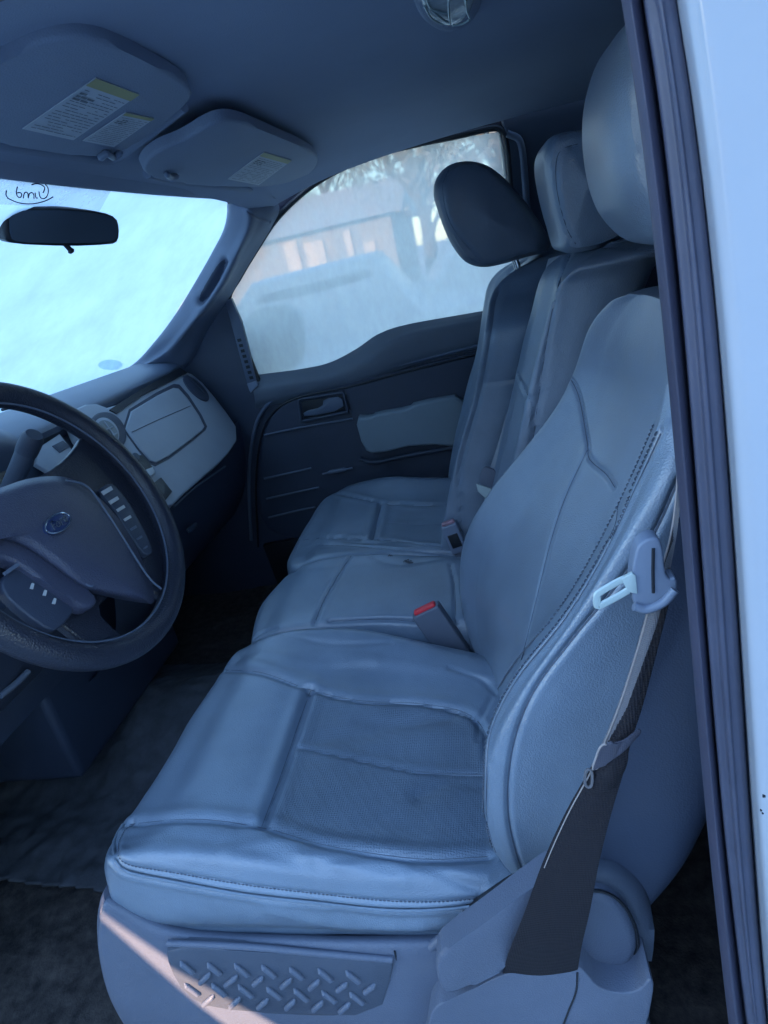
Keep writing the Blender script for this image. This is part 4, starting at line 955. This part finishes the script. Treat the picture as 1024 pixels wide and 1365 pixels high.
# ------------------------------------------------------------------ dome lamp
DL = empty('dome_lamp', P(597, 15, Z=1.31), 'round clear dome lamp on the ceiling at the top edge, unlit', 'dome lamp')
def zdisc(cx, cy, rx, ry, Z): return [P(cx+rx*math.cos(t), cy+ry*math.sin(t), Z=Z) for t in np.linspace(0, 2*math.pi, 48, endpoint=False)]
MB().slab(zdisc(598, -8, 47, 52, 1.300), (0, 0, -1), .02, .006, 3).build('lamp_base', VIS, DL)
lb_ = MB().slab(zdisc(597, -8, 38, 44, 1.289), (0, 0, -1), .012, .006, 4).build('lens', LENS, DL)
rg = MB()
for pts in [[(566, -20), (572, 8), (590, 26), (600, 30)], [(600, -20), (598, 10), (600, 32)], [(572, 12), (585, 16), (597, 18)], [(604, 34), (616, 32), (626, 26)], [(566, 8), (575, 24), (590, 33)], [(620, -10), (622, 12), (626, 24)], [(575, -8), (590, -4), (600, -2)]]:
    rg.tube(cr(PL(pts, Z=1.2865), 14), .0014, 6)
rg.build('lens_rib', STEEL, lb_)

# ------------------------------------------------------------------ near door opening: weatherstrip and white body side
BP = empty('door_opening', (.7, 0, .6), 'purple grey rubber weatherstrip and white body side at the right edge of the open doorway', 'body side')
ys = [-260, -120, 0, 120, 250, 400, 550, 700, 850, 1000, 1150, 1300, 1420, 1560]
def line(xp, Y, yy=ys):
    """xp: photo x at y=0,250,500,700,1000,1300"""
    k = [0, 250, 500, 700, 1000, 1300]
    f = np.polyfit(k, xp, 3); fx = lambda y: np.polyval(f, y) if 0 <= y <= 1365 else (np.polyval(f, 0)+(y)*(xp[1]-xp[0])/250 if y < 0 else np.polyval(f, 1365)+(y-1365)*.11)
    return [P(fx(y), y, Y=Y) for y in yy]
e0 = line([832, 866, 893, 909, 935, 965], .015)
e1 = line([838, 872, 900, 916, 943, 973], -.004); e2 = line([850, 884, 911, 926, 951, 981], -.002)
e3 = line([857, 891, 917, 931, 955, 986], .008); e4 = line([866, 899, 925, 938, 961, 992], -.008)
e5 = line([884, 918, 944, 957, 978, 1003], -.016); e6 = line([899, 934, 960, 973, 992, 1014], -.012); e7 = line([904, 939, 965, 979, 999, 1021], .008)
Surf([off(e0, .10, .05), off(e0, .03, .03), e0, e1, e2, e3], nv=130, per=6, closed=False).build('inner_seal', RUBD, BP)
S = Surf([off(e3, 0, .002), off(e4, -.001, .004), e4, mixr(e4, e5, .5), e5, e6, e7], nv=130, per=6, closed=False)
for a in (e4,):
    pass
for xs_ in ([872, 905, 930, 943, 966, 996], [888, 922, 947, 960, 981, 1005]):
    k = [0, 250, 500, 700, 1000, 1300]; f = np.polyfit(k, xs_, 3)
    l = S.cast([(np.polyval(f, y), y) for y in range(0, 1366, 105)], 120)
    if len(l) > 6: S.groove(l, .002, .0025, .3)
S.build('door_seal', RUB, BP)
w0 = line([900, 935, 962, 976, 996, 1018], .004); w1 = line([908, 942, 969, 982, 1002, 1024], -.022); w2 = line([925, 955, 982, 996, 1016, 1040], -.034); w3 = line([965, 1000, 1030, 1048, 1075, 1100], -.04)
S = Surf([off(w0, .02, .03), w0, w1, w2, w3, off(w3, .06, -.004), off(w3, .12, .004), off(w3, .5, .0)], nv=110, per=8, closed=False)
for pts, d, w in [([(968, 0), (985, 150), (1003, 300), (1018, 450)], .0008, .012)]:
    l = S.cast(pts, 60)
    if len(l) > 5: S.groove(l, d, w)
S.build('body_panel', WHITE, BP)
chip = MB(); 
for x, y, r in ((1019, 1061, .0012), (1015, 1080, .0008), (1017, 1084, .0007)):
    l = S.cast([(x, y), (x+.5, y)], 2)
    if l: a, n = l[0]; chip.box(a, (r*2, .001, r*2), bev=.0002)
if chip.n: chip.build('paint_chip', PLB, BP)

# dark rear of the cab behind the near seat, back wall with window, roof skin and outer shell so light enters only where it should
BW = empty('cab_shell', (1.2, .8, .6), 'dark back wall and outer skin of the truck cab behind the seats', 'cab body')
MB().box((1.35, .8, .62), (.04, 1.6, 1.35)).build('back_wall', PLD, BW)
MB().box((.74, .83, 1.37), (1.2, 1.44, .012), bev=.004).build('roof_skin', WHITE, BW)
MB().box((1.03, 1.64, .35), (.72, .05, 1.9)).box((-.75, 1.66, .0), (.75, .05, 1.3)).box((.17, 1.66, .02), (1.0, .03, 1.20)).build('far_side', WHITE, BW)
MB().box((1.10, .012, .55), (.60, .04, 1.4)).build('near_rear_side', PLD, BW)
MB().box((-.85, .04, .35), (.7, .05, .98)).build('near_cowl_side', PLD, BW)
MB().box((.2, .02, -.05), (1.6, .10, .08), bev=.01).build('door_sill', PLD2, BW)
MB().box((.1, .8, -.08), (2.6, 1.66, .05)).build('floor_pan', PLD, BW)
# near roof rail (above the photographer's left)
r0 = [(x, .10, rail_z(x)+.006) for x in (-.15, -.05, .05, .2, .4, .6, .8, 1.0)]
MB().surf(Surf([off(r0, 0, .012, .03), off(r0, 0, .02, 0), off(r0, 0, .0, -.02), off(r0, 0, -.03, -.022), off(r0, 0, -.05, 0), off(r0, 0, -.05, .05), off(r0, 0, .0, .12)], nv=60, per=5, closed=False)).build('near_roof_rail', RUBD, BW)
r1 = [(x, 1.60, rail_z(x)+.02) for x in (-.03, .0, .03, .05, .2, .4, .6, .8, 1.0, 1.3)]
MB().surf(Surf([off(r1, 0, -.01, .01), off(r1, 0, .03, .012), off(r1, 0, .09, .01), off(r1, 0, .03, .10)], nv=60, per=5, closed=False)).build('far_roof_rail', WHITE, BW)
ap = cr([(-.06, .075, 1.215), (-.16, .06, 1.185), (-.34, .045, 1.09), (-.58, .03, .98), (-.84, .015, .83)], 40)
MB().tube(ap, .036, 14, flat=.8).build('near_windshield_pillar', RUBD, BW)
# hood in front of the windshield
S = Surf([[(-2.1, y, .40), (-1.7, y, .62+.06*(1-abs(y-.83)/.9)), (-1.1, y, .74+.06*(1-abs(y-.83)/.9)), (-.78, y, .80)] for y in (-.05, .3, .83, 1.36, 1.7)], nv=30, per=5, closed=False)
S.build('hood', WHITE, BW)

# ------------------------------------------------------------------ outdoors, seen through the hazed side window
def pickup(name, x, y, rz, col, label, s=1., cab=1.):
    t = empty(name, (x, y, -.78), label, 'parked vehicle', 'vehicles parked outside')
    paintm = pr('paint_'+name, col, .35, var=.05)
    L, Wd, c_, s_ = 4.9*s, 1.85, math.cos(rz), math.sin(rz)
    def T(p): return (x+p[0]*c_-p[1]*s_, y+p[0]*s_+p[1]*c_, p[2]-.78)
    prof = [(-2.5, .45), (-2.5, .95), (-2.35, 1.1), (-1.2, 1.18), (-.55, 1.75*cab), (.7, 1.78*cab), (1.1, 1.2), (2.45, 1.12), (2.45, .45)]
    rows = []
    for k, (yy, sc) in enumerate(((-Wd/2, 1.), (-Wd/2+.12, 1.02), (0, 1.03), (Wd/2-.12, 1.02), (Wd/2, 1.))):
        rows.append([T((px*s, yy*(1 if pz < 1.25 else .84), pz*(sc if pz > 1 else 1))) for px, pz in prof])
    mb = MB()
    R = np.array(rows); n1, n2 = R.shape[:2]; F = [(i*n2+k, i*n2+k+1, (i+1)*n2+k+1, (i+1)*n2+k) for i in range(n1-1) for k in range(n2-1)]
    F += [tuple(range(n2))[::-1], tuple((n1-1)*n2+k for k in range(n2))]
    mb.add(R.reshape(-1, 3), F); mb.build('body', paintm, t)
    for sd in (-1, 1):
        MB().add([T(p) for p in [(-.95*s, sd*(Wd/2-.03), 1.22), (-.45*s, sd*(Wd/2*.86+.01), 1.66*cab), (.65*s, sd*(Wd/2*.86+.01), 1.68*cab), (.95*s, sd*(Wd/2-.03), 1.24)]], [(0, 1, 2, 3)]).build('side_window', PLB, t, smooth=False)
    for wx in (-1.6*s, 1.5*s):
        for sd in (-1, 1):
            c1 = T((wx, sd*(Wd/2-.1), .38)); ax = np.array([-s_, c_, 0])
            w_ = MB().tube([np.array(c1)-ax*.12, np.array(c1)+ax*.12], .38, 26).build('wheel', PLB, t)
            MB().tube([np.array(c1)-ax*.13, np.array(c1)+ax*.13], .22, 18).build('wheel_rim', BKL, w_)
    for sd in (-.7, .7): MB().box(T((-2.47*s, sd, .85)), (.12, .3, .18), bev=.02).build('headlight', LBL, t)
    return t
pickup('parked_truck', -1.2, 7.0, .05, (.50, .52, .54), 'pale parked pickup whose long side shows in the middle of the hazed window')
pickup('parked_car', -1.6, 4.3, .12, (.33, .36, .38), 'lower pale car parked close beyond the lower front of the hazed window', .8, .84)
pickup('parked_van', 1.0, 11.5, .2, (.42, .44, .46), 'distant light parked vehicle to the right beyond the hazed window', 1.1, 1.15)
bm_ = pr('tan_siding', (.26, .24, .225), .8, bump=('noise', 20, .3), var=.15, vscale=2)
BG = empty('house', (-1, 17, -.78), 'low sunlit building with painted warm sun patches far beyond the hazed window', 'building')
MB().box((-5.2, 20, .55), (7.5, 6, 2.6)).build('wall', bm_, BG, smooth=False)
rf = MB().add([(-9.3, 16.6, 1.85), (-1.1, 16.6, 1.85), (-1.1, 20, 2.9), (-9.3, 20, 2.9), (-1.1, 23.4, 1.85), (-9.3, 23.4, 1.85)], [(0, 1, 2, 3), (3, 2, 4, 5), (1, 4, 2), (0, 3, 5)]).build('roof', pr('roof_grey', (.38, .38, .40), .9, var=.1), BG, smooth=False)
for x, w_, h_ in ((-6.4, .25, 1.5), (-4.1, .35, 2.3), (-3.5, .5, 2.1), (-2.6, .18, 2.2), (-2.1, .3, 1.6)): MB().box((x, 16.97, .35+.1*h_), (w_, .06, h_)).build('sun_patch', pr('sun_patch_tone', (.50, .42, .33), .6), BG, smooth=False)  # narrow boxes whose warm pale colour stands for sunlit patches
# trees
leaf = pr('frosted_leaves', (.16, .17, .15), .8, var=.4, vscale=3, tint=(.30, .30, .28)); bark = pr('bark', (.10, .085, .07), .9, var=.3, vscale=8)
def tree(x, y, h, w, label, seed):
    r = random.Random(seed); t = empty('tree', (x, y, -.78), label, 'tree', 'trees beyond the window')
    tk = MB(); tk.tube(cr([(x, y, -.78), (x+.1, y, h*.3), (x-.1, y+.1, h*.75)], 10), np.linspace(.22, .06, 10), 8); tips = []
    for i in range(16):
        a = r.random()*6.28; z0 = h*(.15+.5*r.random()); e = (x+math.cos(a)*w*r.uniform(.5, 1), y+math.sin(a)*w*r.uniform(.5, 1), z0+h*r.uniform(.15, .35))
        tk.tube(cr([(x, y, z0), ((x+e[0])/2, (y+e[1])/2, (z0+e[2])/2+.2), e], 6), np.linspace(.08, .02, 6), 5); tips.append(e)
    tk.build('trunk', bark, t); V = []; F = []
    for e in tips*2+[(x, y, h*.8)]*6:
        for _ in range(70):
            c = np.array(e)+np.array([r.gauss(0, .45), r.gauss(0, .45), r.gauss(0, .4)]); u = np.array([r.gauss(0, 1) for _ in range(3)]); u /= np.linalg.norm(u); v = np.cross(u, [r.gauss(0, 1) for _ in range(3)]); v /= np.linalg.norm(v)+1e-6
            k = r.uniform(.04, .10); n = len(V); V += [c-u*k, c+v*k*.5, c+u*k, c-v*k*.5]; F.append((n, n+1, n+2, n+3))
    mesh('crown', V, F, leaf, t, smooth=False)
for i, (x, y, h, w, lab) in enumerate([(-.6, 15.5, 4.2, 1.3, 'bushy tree standing just right of the low building beyond the window'), (1.2, 14.5, 5.2, 1.5, 'tall tree at the upper rear corner of the hazed window'), (-7.5, 25, 4.4, 1.7, 'tree rising behind the left part of the low building'),
    (-4.6, 25, 5.6, 1.8, 'tree rising behind the middle of the low building'), (-2.2, 26, 6.4, 1.9, 'tree rising behind the right part of the low building'), (2.6, 20, 6.5, 1.9, 'far tree beyond the rear end of the hazed window')]):
    tree(x, y, h, w, lab, i)
# added unseen wall behind the camera that keeps the low sun off the truck, except one gap
SH_ = empty('sun_blocker_wall', (0, -8, -.78), 'added tall wall out of view behind the camera, put there to shade the truck', 'wall')
SHM = pr('sun_blocker_grey', (.3, .31, .33), .8, var=.1)
def shade(c, sz): MB().box(c, sz).build('wall_section', SHM, SH_, smooth=False)
# far wall with one square opening; added boards nearer by trim the beam to a wedge
pc_ = np.array([.09, .09, .20]); sd_ = np.array(SUN_DIR)
def back(p, y): return np.array(p)+sd_*((y-p[1])/sd_[1])
hc = back(pc_, -9.2); H_ = .24; top = 5.6; bot = -.78; xl, xr = hc[0]-9, hc[0]+12
shade(((xl+hc[0]-H_)/2, -9.2, (top+bot)/2), (hc[0]-H_-xl, .3, top-bot)); shade(((xr+hc[0]+H_)/2, -9.2, (top+bot)/2), (xr-hc[0]-H_, .3, top-bot))
shade((hc[0], -9.2, (hc[2]+H_+top)/2), (2*H_, .3, top-hc[2]-H_)); shade((hc[0], -9.2, (hc[2]-H_+bot)/2), (2*H_, .3, hc[2]-H_-bot))
FB = empty('beam_trim_panel', (hc[0], -1.5, -.78), 'added board panel out of view, shaping the sun beam into a wedge', 'panel')
yb = -1.5  # unseen boards, added to trim the sun beam
A = [back(P(x, y, Y=.09), yb) for x, y in ((128, 1234), (345, 1395))]; B = [back(P(x, y, Y=.09), yb) for x, y in ((128, 1226), (430, 1395))]
def ext(a, b, t): return a+(b-a)*t
lowp = [ext(*A, -.15), ext(*A, 1.3), ext(*A, 1.3)+np.array([-.5, 0, -.3]), ext(*A, -.15)+np.array([-.45, 0, -.0]), ext(*A, -.15)+np.array([-.45, 0, .45]), ext(*B, -.15)+np.array([0, 0, .45])]
hip = [ext(*B, -.15), ext(*B, -.15)+np.array([0, 0, .6]), ext(*B, 1.3)+np.array([.4, 0, .75]), ext(*B, 1.3)+np.array([.4, 0, -.2]), ext(*B, 1.3)]
for q_ in (lowp, hip): MB().slab(q_, (0, -1, 0), .02, 0).build('board', SHM, FB, smooth=False)
MB().box(back(P(330, 1330, Y=.09), yb-.04)+np.array([0, 0, -.75]), (.9, .03, .5)).build('foot_board', SHM, FB)
